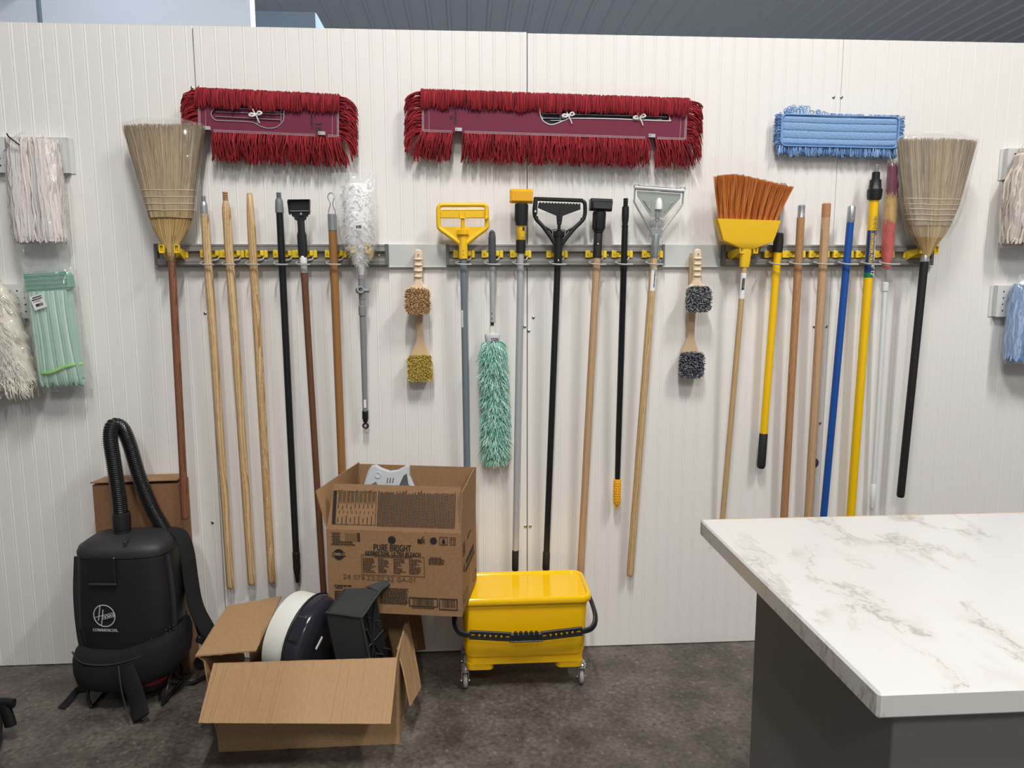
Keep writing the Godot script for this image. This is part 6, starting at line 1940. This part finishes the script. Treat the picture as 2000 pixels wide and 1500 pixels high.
# --- cartons
func stacked_boxes() -> void:
	var o := thing("flattened_carton", "dark brown flattened cardboard sheet leaning flat on the wall beside the bucket", "cardboard", V(-0.57, 0, 0.008), "", rot(0, 0, 6))
	part("sheet", MB.new().box(V(0.0, 0.172, 0), V(0.3, 0.34, 0.005), 0.001), M.kraft_brown, o)
	part("fold_line", MB.new().box(V(0.13, 0.172, 0.0026), V(0.003, 0.338, 0.001)), M.kraft_tan, o)
	o = thing("flattened_carton", "tan flattened cardboard sheet in front of the dark brown one beside the bucket", "cardboard", V(-0.6, 0, 0.018), "", rot(0, 0, 6))
	part("sheet", MB.new().box(V(0.0, 0.176, 0), V(0.3, 0.34, 0.005), 0.001), M.kraft_tan, o)
	part("fold_line", MB.new().box(V(0.13, 0.176, 0.0026), V(0.003, 0.338, 0.001)), M.kraft_light, o)
	o = thing("plain_carton", "plain closed carton under the printed bleach carton", "box", V(-0.6, 0, 0.132))
	part("body", MB.new().box(V(0, 0.1865, 0), V(0.2, 0.373, 0.19), 0.003), M.kraft_tan, o)
	part("tape", MB.new().box(V(0, 0.3735, 0), V(0.2, 0.0006, 0.05)), M.kraft_light, o)
	# printed carton
	var b := rot(0, -9.5, 0)
	o = thing("bleach_carton", "open brown carton printed with black bleach lettering on top of the bucket lid", "box", V(-0.468, 0.3768, 0.283), "", b)
	var w := 0.235
	var d := 0.157
	var h := 0.295
	var k := M.kraft_tan as StandardMaterial3D
	part("front_panel", panel4(V(-w, 0, d), V(w, 0, d), V(w, h, d), V(-w, h, d), 0.004, 12, 6, 0.0006, 3), k, o)
	part("back_panel", MB.new().box(V(0, h / 2, -d + 0.002), V(w * 2, h, 0.004)), k, o)
	part("side_panel", MB.new().box(V(-w + 0.002, h / 2, 0), V(0.004, h, d * 2 - 0.008)), k, o)
	var sp := MB.new()
	sp.box(V(w - 0.002, 0.105, 0), V(0.004, 0.21, d * 2 - 0.008))
	sp.box(V(w - 0.002, 0.275, 0), V(0.004, 0.04, d * 2 - 0.008))
	sp.cell(-0.07, 0.07, 0.21, 0.255, Vector2(0.0, 0.233), Vector2(0.045, 0.014), 0.004, Transform3D(Basis(Vector3.FORWARD, Vector3.UP, Vector3.RIGHT), V(w - 0.004, 0, 0)), 24)
	for s: float in [-1.0, 1.0]:
		sp.box(V(w - 0.002, 0.2325, s * (0.07 + (d - 0.074) / 2)), V(0.004, 0.045, d - 0.074))
	part("side_panel", sp, k, o, "side panel with a hand hole")
	part("bottom_panel", MB.new().box(V(0, 0.003, 0), V(w * 2, 0.006, d * 2)), k, o)
	var ff := part("front_flap", panel4(V(-w + 0.002, h, d), V(w, h, d), V(w - 0.006, h + 0.15, d - 0.035), V(-w + 0.02, h + 0.15, d - 0.04), 0.004, 12, 4, 0.0006, 8), k, o)
	part("back_flap", panel4(V(w, h, -d), V(-w, h, -d), V(-w + 0.004, h + 0.15, -d - 0.012), V(w + 0.002, h + 0.147, -d - 0.012), 0.004, 10, 4, 0.002, 9), k, o)
	part("back_flap_inside", panel4(V(-w, h, -d + 0.0008), V(w, h, -d + 0.0008), V(w + 0.002, h + 0.147, -d - 0.0112), V(-w + 0.004, h + 0.15, -d - 0.0112), 0.0006, 10, 4, 0.001, 9), k, o)
	part("side_flap", panel4(V(-w, h, -d + 0.01), V(-w, h, d - 0.004), V(-w - 0.045, h + 0.125, d - 0.03), V(-w + 0.03, h + 0.17, -d + 0.04), 0.004, 6, 4, 0.002, 12), k, o)
	part("side_flap", panel4(V(w, h, d - 0.002), V(w, h, -d + 0.002), V(w - 0.002, h + 0.145, -d + 0.004), V(w + 0.004, h + 0.14, d - 0.01), 0.004, 6, 4, 0.002, 13), k, o)
	print_front(o, w, d, h)
	print_flap(ff, w, d, h)
	# lettering on the side
	var sb := rot(0, 90, 0)
	letters("side_lettering", "PURE BRIGHT", 0.02, V(w + 0.0012, 0.16, -0.01), sb * rot(0, 0, 0), M.ink, o)
	letters("side_lettering", "GERMICIDAL ULTRA BLEACH", 0.011, V(w + 0.0012, 0.135, -0.01), sb, M.ink, o)
	var sm := MB.new()
	sm.lathe(prof([0.0, 0.0, 0.014, 0.0, 0.014, 0.0008, 0.0, 0.0008]), 20, at_xf(V(w + 0.0005, 0.155, 0.11), rot(0, 0, -90)))
	for q: Array in [[0.03, 0.06, 0.09, 0.05], [0.02, 0.02, -0.11, 0.04]]:
		for e: float in [-1.0, 1.0]:
			sm.box(V(w + 0.0008, q[0] + e * 0.015 + 0.02, q[2]), V(0.0008, 0.0015, q[3] * 1.6))
			sm.box(V(w + 0.0008, q[0] + 0.02, q[2] + e * q[3] * 0.8), V(0.0008, 0.03, 0.0015))
	for j in 8:
		sm.box(V(w + 0.0008, 0.245 - j * 0.006, 0.11), V(0.0008, 0.0022, 0.05 - 0.01 * (j % 3)))
	part("side_print", sm, M.ink, o).set_meta("kind", "stuff")
	# plastic bracket lying in the carton
	var it := thing("plastic_bracket", "silver grey plastic bracket poking out of the bleach carton", "bracket", V(-0.515, 0.803, 0.31), "", rot(-14, -5, 0))
	mat("silver_plastic", rgb(196, 200, 202), 0.3, 0.2)
	mat("lime_plastic", rgb(150, 190, 60), 0.4)
	part("shell", MB.new().plate(poly([-0.108, -0.1, -0.098, -0.02, -0.078, 0.044, -0.066, 0.064, -0.05, 0.068, -0.03, 0.056, 0.0, 0.046, 0.03, 0.05, 0.052, 0.062, 0.062, 0.069, 0.07, 0.062, 0.071, 0.03, 0.084, 0.002, 0.1, -0.03, 0.112, -0.1, 0.07, -0.1, 0.06, -0.03, 0.03, -0.012, 0.01, -0.03, 0.0, -0.1, -0.03, -0.1, -0.036, -0.03, -0.05, -0.002, -0.066, -0.012, -0.08, -0.1]), 0.022, at_xf(V(0, 0, -0.01)), 0.007), M.silver_plastic, it, "silver grey moulded shell")
	for s: float in [-1.0, 1.0]:
		part("dark_wing", MB.new().plate(poly([s * 0.012, -0.1, s * 0.03, -0.02, s * 0.052, 0.03, s * 0.062, 0.036, s * 0.068, 0.0, s * 0.092, -0.03, s * 0.1, -0.1] if s > 0 else [-0.088, -0.1, -0.13, -0.1, -0.115, -0.04, -0.088, 0.02, -0.08, 0.0]), 0.02, at_xf(V(0, 0, 0.0 if s > 0 else -0.02)), 0.005), M.dark_grip, it)
	part("lime_insert", MB.new().box(V(0.012, -0.03, 0.004), V(0.036, 0.03, 0.02), 0.004), M.lime_plastic, it, "lime green insert")
	part("round_boss", MB.new().lathe(prof([0.0, 0.0, 0.012, 0.0, 0.011, 0.003, 0.008, 0.003, 0.007, 0.001, 0.0, 0.001]), 18, at_xf(V(-0.04, 0.03, 0.012), rot(90, 0, 0))), M.silver_plastic, it)
	var sl := MB.new()
	for j in 3:
		sl.box(V(-0.006 + j * 0.01, 0.012, 0.0125), V(0.003, 0.018, 0.002), 0.0, rot(0, 0, -8))
	part("slots", sl, M.dark_grip, it)

func word_rows(mb: MB, x0: float, x1: float, y: float, hgt: float, z: float, b := Basis.IDENTITY, o := Vector3.ZERO) -> void:
	var x := x0
	while x < x1 - 0.002:
		var l := minf(rng.randf_range(0.003, 0.011), x1 - x)
		mb.box(o + b * V(x + l / 2, y, z), V(l, hgt, 0.0005), 0.0, b)
		x += l + 0.0018

func frame_print(mb: MB, x0: float, x1: float, y0: float, y1: float, t: float, z: float) -> void:
	mb.box(V((x0 + x1) / 2, y0, z), V(x1 - x0 + t, t, 0.0005))
	mb.box(V((x0 + x1) / 2, y1, z), V(x1 - x0 + t, t, 0.0005))
	mb.box(V(x0, (y0 + y1) / 2, z), V(t, y1 - y0, 0.0005))
	mb.box(V(x1, (y0 + y1) / 2, z), V(t, y1 - y0, 0.0005))

func print_front(o: Node3D, w: float, d: float, h: float) -> void:
	var z := d + 0.0014
	var I := Basis.IDENTITY
	letters("title_lettering", "PURE BRIGHT", 0.0215, V(-0.004, 0.236, z), I, M.ink, o, 0.72)
	letters("title_lettering", "GERMICIDAL ULTRA BLEACH", 0.0128, V(-0.002, 0.2155, z), Basis(V(1, 0, 0), V(0.18, 1, 0), V(0, 0, 1)), M.ink, o, 0.86)
	letters("lot_number", "26 078 20.02 S2 GA-01", 0.0148, V(-0.05, 0.126, z), rot(0, 0, -1), M.ink_soft, o, 1.25, "Droid Sans", 400)
	letters("badge_lettering", "COVID-19", 0.0095, V(-0.192, 0.207, z + 0.0012), I, mat("kraft_ink", rgb(176, 140, 100), 0.8), o, 0.9)
	letters("mark_lettering", "NSE", 0.0135, V(0.098, 0.264, z), I, M.ink, o, 0.8)
	letters("small_lettering", "CONTAINS NO PHOSPHORUS", 0.0062, V(-0.176, 0.243, z), I, M.ink, o, 0.75)
	letters("small_lettering", "AVOID SPILLAGE", 0.0048, V(0.146, 0.206, z), I, M.ink, o, 0.8)
	letters("small_lettering", "KEEP FROM FREEZING", 0.0048, V(0.148, 0.186, z), I, M.ink, o, 0.8)
	letters("small_lettering", "DANGER", 0.0062, V(-0.196, 0.087, z), I, M.ink, o, 0.8)
	var m := MB.new()
	# round emblem, badge, icons
	m.lathe(prof([0.0, 0.0, 0.0135, 0.0, 0.0135, 0.0006, 0.0, 0.0006]), 24, at_xf(V(-0.004, 0.265, z), rot(90, 0, 0)))
	m.lathe(prof([0.0, 0.0, 0.019, 0.0, 0.019, 0.0006, 0.0, 0.0006]), 24, at_xf(V(-0.192, 0.207, z), rot(90, 0, 0)))
	m.box(V(-0.192, 0.207, z + 0.0004), V(0.05, 0.014, 0.0006), 0.0002)
	m.lathe(prof([0.0, 0.0, 0.0125, 0.0, 0.0125, 0.0006, 0.0, 0.0006]), 8, at_xf(V(0.14, 0.267, z), rot(90, 0, 0)))
	frame_print(m, 0.161, 0.188, 0.254, 0.28, 0.0015, z)
	m.plate(poly([0.1745, 0.277, 0.169, 0.267, 0.168, 0.262, 0.171, 0.258, 0.1745, 0.257, 0.178, 0.258, 0.181, 0.262, 0.18, 0.267]), 0.0005, at_xf(V(0, 0, z)))
	frame_print(m, 0.197, 0.215, 0.254, 0.28, 0.0013, z)
	for x: float in [0.202, 0.21]:
		m.box(V(x, 0.265, z), V(0.002, 0.017, 0.0005))
		m.plate(poly([x - 0.003, 0.272, x + 0.003, 0.272, x, 0.278]), 0.0005, at_xf(V(0, 0, z)))
	frame_print(m, 0.086, 0.098, 0.257, 0.269, 0.002, z)
	m.tube(pts([V(0.086, 0.265, z), V(0.091, 0.258, z), V(0.106, 0.281, z)]), 0.0014, 4, true, 0.3, Vector3.UP)
	# use table
	frame_print(m, -0.112, 0.107, 0.138, 0.208, 0.0012, z)
	word_rows(m, -0.066, 0.064, 0.2035, 0.0022, z)
	for c in 4:
		for r in 10:
			var x0 := -0.108 + c * 0.054
			word_rows(m, x0, x0 + rng.randf_range(0.018, 0.046), 0.197 - r * 0.0055, 0.0023, z)
	# small blocks
	for r in 5:
		m.box(V(-0.2 + 0.0 * r, 0.283 - r * 0.0062, z), V(0.032 - 0.006 * (r % 2), 0.0022, 0.0005))
		m.box(V(-0.146, 0.281 - r * 0.0062, z), V(0.045, 0.0007, 0.0005))
		m.box(V(-0.12, 0.283 - r * 0.0062, z), V(0.01, 0.0036, 0.0005))
	word_rows(m, -0.212, -0.142, 0.2515, 0.004, z)
	for r in 2:
		word_rows(m, 0.122, 0.176, 0.2 - r * 0.0068, 0.0034, z)
	for r in 7:
		word_rows(m, -0.212, -0.15 - 0.008 * (r % 3), (0.095 if r == 0 else 0.081 - r * 0.0075), 0.0045, z)
	for r in 14:
		word_rows(m, -0.05, 0.05 - 0.006 * (r % 2), 0.092 - r * 0.0042, 0.0022, z)
	frame_print(m, 0.053, 0.15, 0.032, 0.062, 0.003, z)
	frame_print(m, 0.157, 0.218, 0.024, 0.062, 0.003, z)
	for k in 26:
		m.box(V(0.064 + k * 0.0029, 0.047, z), V(rng.randf_range(0.0006, 0.0019), 0.024, 0.0005))
	for k in 16:
		m.box(V(0.166 + k * 0.0029, 0.045, z), V(rng.randf_range(0.0006, 0.0019), 0.028, 0.0005))
	word_rows(m, 0.062, 0.14, 0.026, 0.0025, z)
	part("front_print", m, M.ink, o).set_meta("kind", "stuff")

func print_flap(ff: Node3D, w: float, d: float, h: float) -> void:
	# printing laid on the leaning front flap
	var o := V(0, h, d)
	var yv := V(0, 0.15, -0.0375).normalized()
	var b := Basis(Vector3.RIGHT, yv, Vector3.RIGHT.cross(yv))
	var m := MB.new()
	var z := 0.0022
	var put := func(x: float, y: float, sx: float, sy: float) -> void:
		m.box(o + b * V(x, y, z), V(sx, sy, 0.0005), 0.0, b)
	put.call(-0.208, 0.075, 0.012, 0.112)
	put.call(-0.137, 0.131, 0.15, 0.0012)
	put.call(-0.137, 0.019, 0.15, 0.0012)
	put.call(-0.062, 0.075, 0.0012, 0.112)
	put.call(-0.137, 0.092, 0.135, 0.0009)
	for c in 9:
		var x := -0.194 + c * 0.0148
		for r in 3:
			var y := 0.096
			while y < 0.128:
				var l := rng.randf_range(0.004, 0.01)
				put.call(x + r * 0.0042, y + l / 2, 0.0018, l)
				y += l + 0.0012
		put.call(x, 0.078 + rng.randf_range(-0.004, 0.004), 0.0022, 0.012)
		put.call(x + 0.004, 0.06, 0.0018, 0.008)
		put.call(x, 0.033, 0.0022, 0.014 + 0.008 * (c % 3))
	for c in 51:
		var x := -0.054 + c * 0.0053
		var y := 0.016
		var top := 0.13 - 0.004 * (c % 2)
		while y < top:
			var l := rng.randf_range(0.0025, 0.009)
			put.call(x, y + l / 2, 0.0029, l)
			y += l + 0.0013
	part("flap_print", m, M.ink, ff).set_meta("kind", "stuff")

func open_box() -> void:
	var o := thing("open_carton", "open tan carton with folded-out flaps holding black dispensers", "box", V(-0.765, 0, 0.42))
	var k := M.kraft_light as StandardMaterial3D
	var x0 := -0.288
	var x1 := 0.293
	var zf := 0.18
	var zb := -0.175
	var h := 0.3
	part("front_panel", panel4(V(x0, 0, zf), V(x1, 0, zf - 0.006), V(x1, h, zf - 0.004), V(x0, h + 0.004, zf), 0.005, 40, 8, 0.002, 21, 30.0), k, o)
	part("back_panel", panel4(V(x1, 0, zb), V(x0, 0, zb), V(x0, h, zb), V(x1, h, zb), 0.005, 12, 4, 0.002, 22), k, o)
	part("side_panel", panel4(V(x0, 0, zb), V(x0, 0, zf - 0.005), V(x0 - 0.035, h + 0.01, zf - 0.01), V(x0 - 0.05, h + 0.01, zb + 0.01), 0.005, 10, 6, 0.003, 23), k, o)
	part("side_panel", panel4(V(x1, 0, zf - 0.006), V(x1 + 0.004, 0, zb), V(x1 + 0.008, h, zb + 0.04), V(x1, h, zf - 0.006), 0.005, 10, 6, 0.003, 24), k, o)
	part("bottom_panel", MB.new().box(V(0.003, 0.004, 0.0), V(0.575, 0.006, 0.345)), k, o)
	part("front_flap", panel4(V(-0.286, 0.198, 0.33), V(0.285, 0.172, 0.332), V(x1, h, zf - 0.004), V(x0, h + 0.004, zf), 0.005, 260, 8, 0.0016, 25, 40.0, [[0.02, 0.01, 0.0018], [0.045, 0.012, -0.0016], [0.075, 0.01, 0.0016], [0.2, 0.01, -0.0014], [0.29, 0.015, 0.0016], [0.345, 0.012, -0.0016], [0.375, 0.02, 0.0014], [0.54, 0.01, 0.0016], [0.675, 0.015, -0.0018], [0.74, 0.01, 0.0014], [0.82, 0.012, 0.0014], [0.9, 0.008, -0.0012], [0.955, 0.006, 0.0016], [0.975, 0.005, -0.0014]]), k, o, "folded-out front flap with crease lines")
	part("side_flap", panel4(V(-0.342, 0.335, 0.182), V(-0.163, 0.328, 0.147), V(-0.182, 0.338, -0.245), V(-0.366, 0.33, -0.19), 0.005, 14, 10, 0.003, 26), k, o)
	part("flap_hinge", panel4(V(x0 - 0.035, h + 0.008, zf - 0.01), V(-0.342, 0.334, 0.181), V(-0.366, 0.329, -0.189), V(x0 - 0.05, h + 0.008, zb + 0.01), 0.004, 6, 4, 0.001, 27), k, o)
	part("side_flap", panel4(V(0.333, 0.128, 0.168), V(0.357, 0.112, 0.03), V(0.306, h, -0.1), V(x1 - 0.002, h, 0.11), 0.005, 10, 8, 0.004, 28), k, o)
	letters("marker_lettering", "S", 0.02, V(x1 + 0.0055, 0.215, 0.14), rot(0, 90, 0), M.ink, o)
	# jumbo roll dispenser
	var ax := V(0.9, -0.1, 0.36).normalized()
	var up := V(-0.18, 1, -0.1)
	up = (up - ax * up.dot(ax)).normalized()
	var bb := Basis(ax, up, ax.cross(up))
	var r := thing("roll_dispenser", "smoked black jumbo roll dispenser with a white paper roll in the open carton", "dispenser", V(-0.835, 0.295, 0.415), "", bb)
	mat("smoke_black", rgb(40, 40, 48), 0.16)
	mat("paper_white", rgb(226, 226, 216), 0.85)
	part("paper_roll", MB.new().lathe(prof([0.03, -0.032, 0.148, -0.032, 0.15, -0.028, 0.15, 0.05, 0.03, 0.05]), 48, at_xf(V(0, 0, 0), rot(0, 0, -90))), M.paper_white, r, "white paper roll")
	var dr := []
	for q: Array in [[0.046, 0.155], [0.054, 0.159], [0.078, 0.157], [0.098, 0.15], [0.113, 0.134], [0.119, 0.1]]:
		var ring := []
		for s in 40:
			var an := TAU * s / 40
			var yy := sin(an)
			var xx := cos(an)
			# rounded top, squared bottom
			if yy < 0:
				xx = signf(xx) * pow(absf(xx), 0.45)
				yy = -pow(absf(yy), 0.6)
			ring.append(V(q[0], yy * q[1], -xx * q[1]))
		dr.append(ring)
	part("cover", MB.new().loft(dr), M.smoke_black, r, "glossy smoked cover")
	part("rim", MB.new().tube(ring_path(dr[1]), 0.004, 8, false, 1.0, Vector3.RIGHT, true), M.black_plastic, r)
	part("window", MB.new().box(V(0.08, 0.104, 0.122), V(0.04, 0.08, 0.008), 0.004, rot(-40, 0, 0)), M.smoke_black, r)
	part("brand_plate", MB.new().box(V(0.1195, 0.03, 0.05), V(0.002, 0.01, 0.045), 0.0005, rot(40, 0, 0)), M.label_white, r)
	part("tear_teeth", teeth(), M.black_plastic, r)
	# black bag of packing under both
	var pk := thing("packing_bag", "crumpled black bag filling the bottom of the open carton", "bag", V(-0.765, 0.008, 0.42))
	var pr := []
	for q: Array in [[0.0, 0.5, 0.28], [0.04, 0.55, 0.31], [0.1, 0.54, 0.3], [0.128, 0.46, 0.24], [0.132, 0.2, 0.1]]:
		var rr := ring_y(q[1], q[2], 0.06, V(0, q[0], 0), 6)
		for s in rr.size():
			var p: Vector3 = rr[s]
			rr[s] = p + V(nz.get_noise_3d(p.x * 22, p.y * 22, p.z * 22) * 0.012, 0, 0)
		pr.append(rr)
	part("film", MB.new().loft(pr), M.black_plastic, pk)
	# black housing with an open ribbed back
	var hs := thing("dispenser_housing", "matte black plastic dispenser housing with a ribbed open back", "dispenser", V(-0.6, 0.2, 0.5))
	var c := V(0.007, 0.217, 0.04)
	var u := V(-0.121, 0.003, -0.035)
	var w := V(0.062, 0.062, -0.088)
	var dn := V(0.045, -0.27, 0.012)
	mat("matte_black", rgb(40, 42, 41), 0.62)
	part("top_shell", panel4(c, c + w, c + u * 1.02 + w * 0.82, c + u, 0.006, 6, 6, 0.001, 31), M.matte_black, hs)
	part("front_shell", panel4(c + u + dn, c + dn, c, c + u, 0.006, 6, 4, 0.001, 32), M.matte_black, hs)
	part("far_shell", panel4(c + u + w * 0.82 + dn, c + u + dn, c + u, c + u + w * 0.82, 0.006), M.matte_black, hs)
	part("inner_wall", panel4(c + dn + u * 0.25, c + dn + w + u * 0.25, c + w + u * 0.25, c + u * 0.25, 0.004), M.black_plastic, hs)
	var edge := MB.new()
	edge.tube(smooth([c + u, c + u * 0.5, c + u * 0.06, c + V(0.002, 0, 0.002) + w * 0.05, c + w * 0.5, c + w], 5), 0.005, 8)
	edge.tube(pts([c + dn, c]), 0.005, 8)
	part("edge_bead", edge, M.matte_black, hs)
	part("lip", panel4(c + w * 0.86, c + w * 1.06 + V(0.02, 0.006, 0.0), c + w * 1.08 + V(0.01, 0.016, -0.015), c + w * 0.86 + V(-0.05, 0.012, -0.02), 0.006), M.matte_black, hs)
	var rib := MB.new()
	for t: Array in [[0.12, 0.05, 0.85, 0.95], [0.9, 0.1, 0.15, 0.9], [0.1, 0.5, 0.95, 0.55], [0.5, 0.02, 0.45, 0.98], [0.3, 0.1, 0.6, 0.98]]:
		rib.tube(pts([c + w * t[0] + dn * t[1] + u * 0.2, c + w * t[2] + dn * t[3] + u * 0.2]), 0.0032, 6)
	for t: Array in [[0.2, 0.25], [0.35, 0.15], [0.75, 0.35], [0.55, 0.7], [0.85, 0.75]]:
		var p: Vector3 = c + w * t[0] + dn * t[1]
		rib.tube(pts([p + u * 0.22, p + u * 0.02]), 0.0035, 8)
	part("ribs", rib, mat("rib_black", rgb(34, 35, 37), 0.35), hs)

func ring_path(a: Array) -> PackedVector3Array:
	return PackedVector3Array(a)

func teeth() -> MB:
	var m := MB.new()
	for k in 14:
		m.plate(poly([0.0, 0.0, 0.0055, 0.0, 0.00275, -0.007]), 0.0015, at_xf(V(-0.03 + k * 0.0058, -0.108, 0.118)))
	m.box(V(0.01, -0.105, 0.116), V(0.085, 0.006, 0.006), 0.001)
	return m

func floor_machine() -> void:
	var o := thing("floor_machine", "dark floor machine housing with a black swivel knob beside the wall panels", "machine", V(-1.97, 0, 0.62))
	mat("machine_grey", rgb(44, 43, 45), 0.6)
	part("housing", MB.new().lathe(prof([0.0, 0.0, 0.2, 0.0, 0.22, 0.02, 0.225, 0.07, 0.2, 0.13, 0.14, 0.165, 0.05, 0.18, 0.0, 0.18]), 40), M.machine_grey, o)
	part("column", MB.new().tube(pts([V(0.06, 0.12, -0.14), V(0.07, 0.24, -0.17), V(0.07, 0.33, -0.18)]), 0.03, 14), M.black_plastic, o)
	part("knob", MB.new().tube(smooth([V(0.12, 0.125, -0.12), V(0.17, 0.14, -0.12), V(0.215, 0.142, -0.115), V(0.236, 0.14, -0.112)], 4), 0.017, 12, true, 0.6), M.black_plastic, o)
	part("knob_stem", MB.new().tube(pts([V(0.2, 0.138, -0.116), V(0.212, 0.085, -0.116), V(0.216, 0.06, -0.116)]), 0.019, 12, true, 0.7), M.black_plastic, o)
	part("stud", MB.new().lathe(prof([0.004, 0, 0.004, 0.006, 0, 0.007]), 10, at_xf(V(0.19, 0.148, -0.11))), M.bright_zinc, o)

# ---------------------------------------------------------------- counter island
func counter() -> void:
	var o := thing("counter_island", "white marbled counter with an overhanging top on a dark grey cabinet", "counter", V(1.3, 0, 1.6))
	var nw := FastNoiseLite.new()
	nw.seed = 17
	nw.frequency = 0.0058
	nw.fractal_octaves = 5
	nw.fractal_gain = 0.6
	nw.domain_warp_enabled = true
	nw.domain_warp_amplitude = 45.0
	nw.domain_warp_frequency = 0.014
	var ns := FastNoiseLite.new()
	ns.seed = 23
	ns.frequency = 0.0035
	ns.fractal_octaves = 3
	var a := nw.get_image(1024, 512, false, false, false)
	var b := ns.get_image(1024, 512, false, false, false)
	var img := Image.create(1024, 512, false, Image.FORMAT_RGB8)
	for y in 512:
		for x in 1024:
			var v := a.get_pixel(x, y).r
			var s := b.get_pixel(x, y).r
			var vein := (1.0 - smoothstep(0.0, 0.022, absf(v - 0.5))) * smoothstep(0.38, 0.54, s) + (1.0 - smoothstep(0.0, 0.03, absf(v - 0.58))) * smoothstep(0.46, 0.62, s) * 0.8
			var haze := (1.0 - smoothstep(0.0, 0.12, absf(v - 0.5))) * smoothstep(0.42, 0.66, s) * 0.4
			var k := rgb(206, 205, 202).lerp(rgb(150, 144, 135), clampf(vein * 0.6 + haze * 0.38, 0, 1))
			img.set_pixel(x, y, k)
	var m := mat("marble", Color.WHITE, 0.3)
	m.albedo_texture = tex(img)
	m.uv1_triplanar = true
	m.uv1_scale = Vector3(0.62, 0.62, 0.62)
	mat("cabinet_grey", rgb(104, 103, 101), 0.6)
	mat("raw_board", rgb(206, 176, 132), 0.8)
	part("worktop", MB.new().box(V(0.0, 0.894, -0.105), V(1.924, 0.04, 0.77), 0.004), m, o, "white marbled laminate top")
	part("raw_edge", MB.new().box(V(0.0, 0.894, -0.491), V(1.918, 0.0385, 0.0025)), M.raw_board, o, "bare board edge")
	part("cabinet", MB.new().box(V(0.0, 0.48, 0.007), V(1.84, 0.788, 0.49), 0.002), M.cabinet_grey, o, "dark grey cabinet")
	part("plinth", MB.new().box(V(0.0, 0.045, 0.0), V(1.8, 0.086, 0.43)), M.black_plastic, o)

# ---------------------------------------------------------------- steel cabinets added unseen behind the camera to shade the wall by the vacuum
func shade_cabinets() -> void:
	mat("shade_cabinet_steel", rgb(120, 124, 128), 0.5)
	for k in 3:
		var o := thing("added_shade_cabinet", ["unseen grey steel cabinet added for shade at the aisle end of its row", "unseen grey steel cabinet added for shade in the middle of its row", "unseen grey steel cabinet added for shade at the far end of its row"][k], "cabinet", V(-1.16 - k * 0.83, 0, 3.25), "added steel cabinets that shade the wall")
		part("body", MB.new().box(V(0, 1.3, 0.0), V(0.82, 2.6, 0.5), 0.004), M.shade_cabinet_steel, o)
		for s: float in [-1.0, 1.0]:
			var d := part("door", MB.new().box(V(s * 0.203, 1.32, -0.256), V(0.4, 2.5, 0.012), 0.003), M.shade_cabinet_steel, o)
			part("door_handle", MB.new().box(V(s * 0.03, 1.15, -0.268), V(0.015, 0.14, 0.014), 0.003), M.zinc, d)
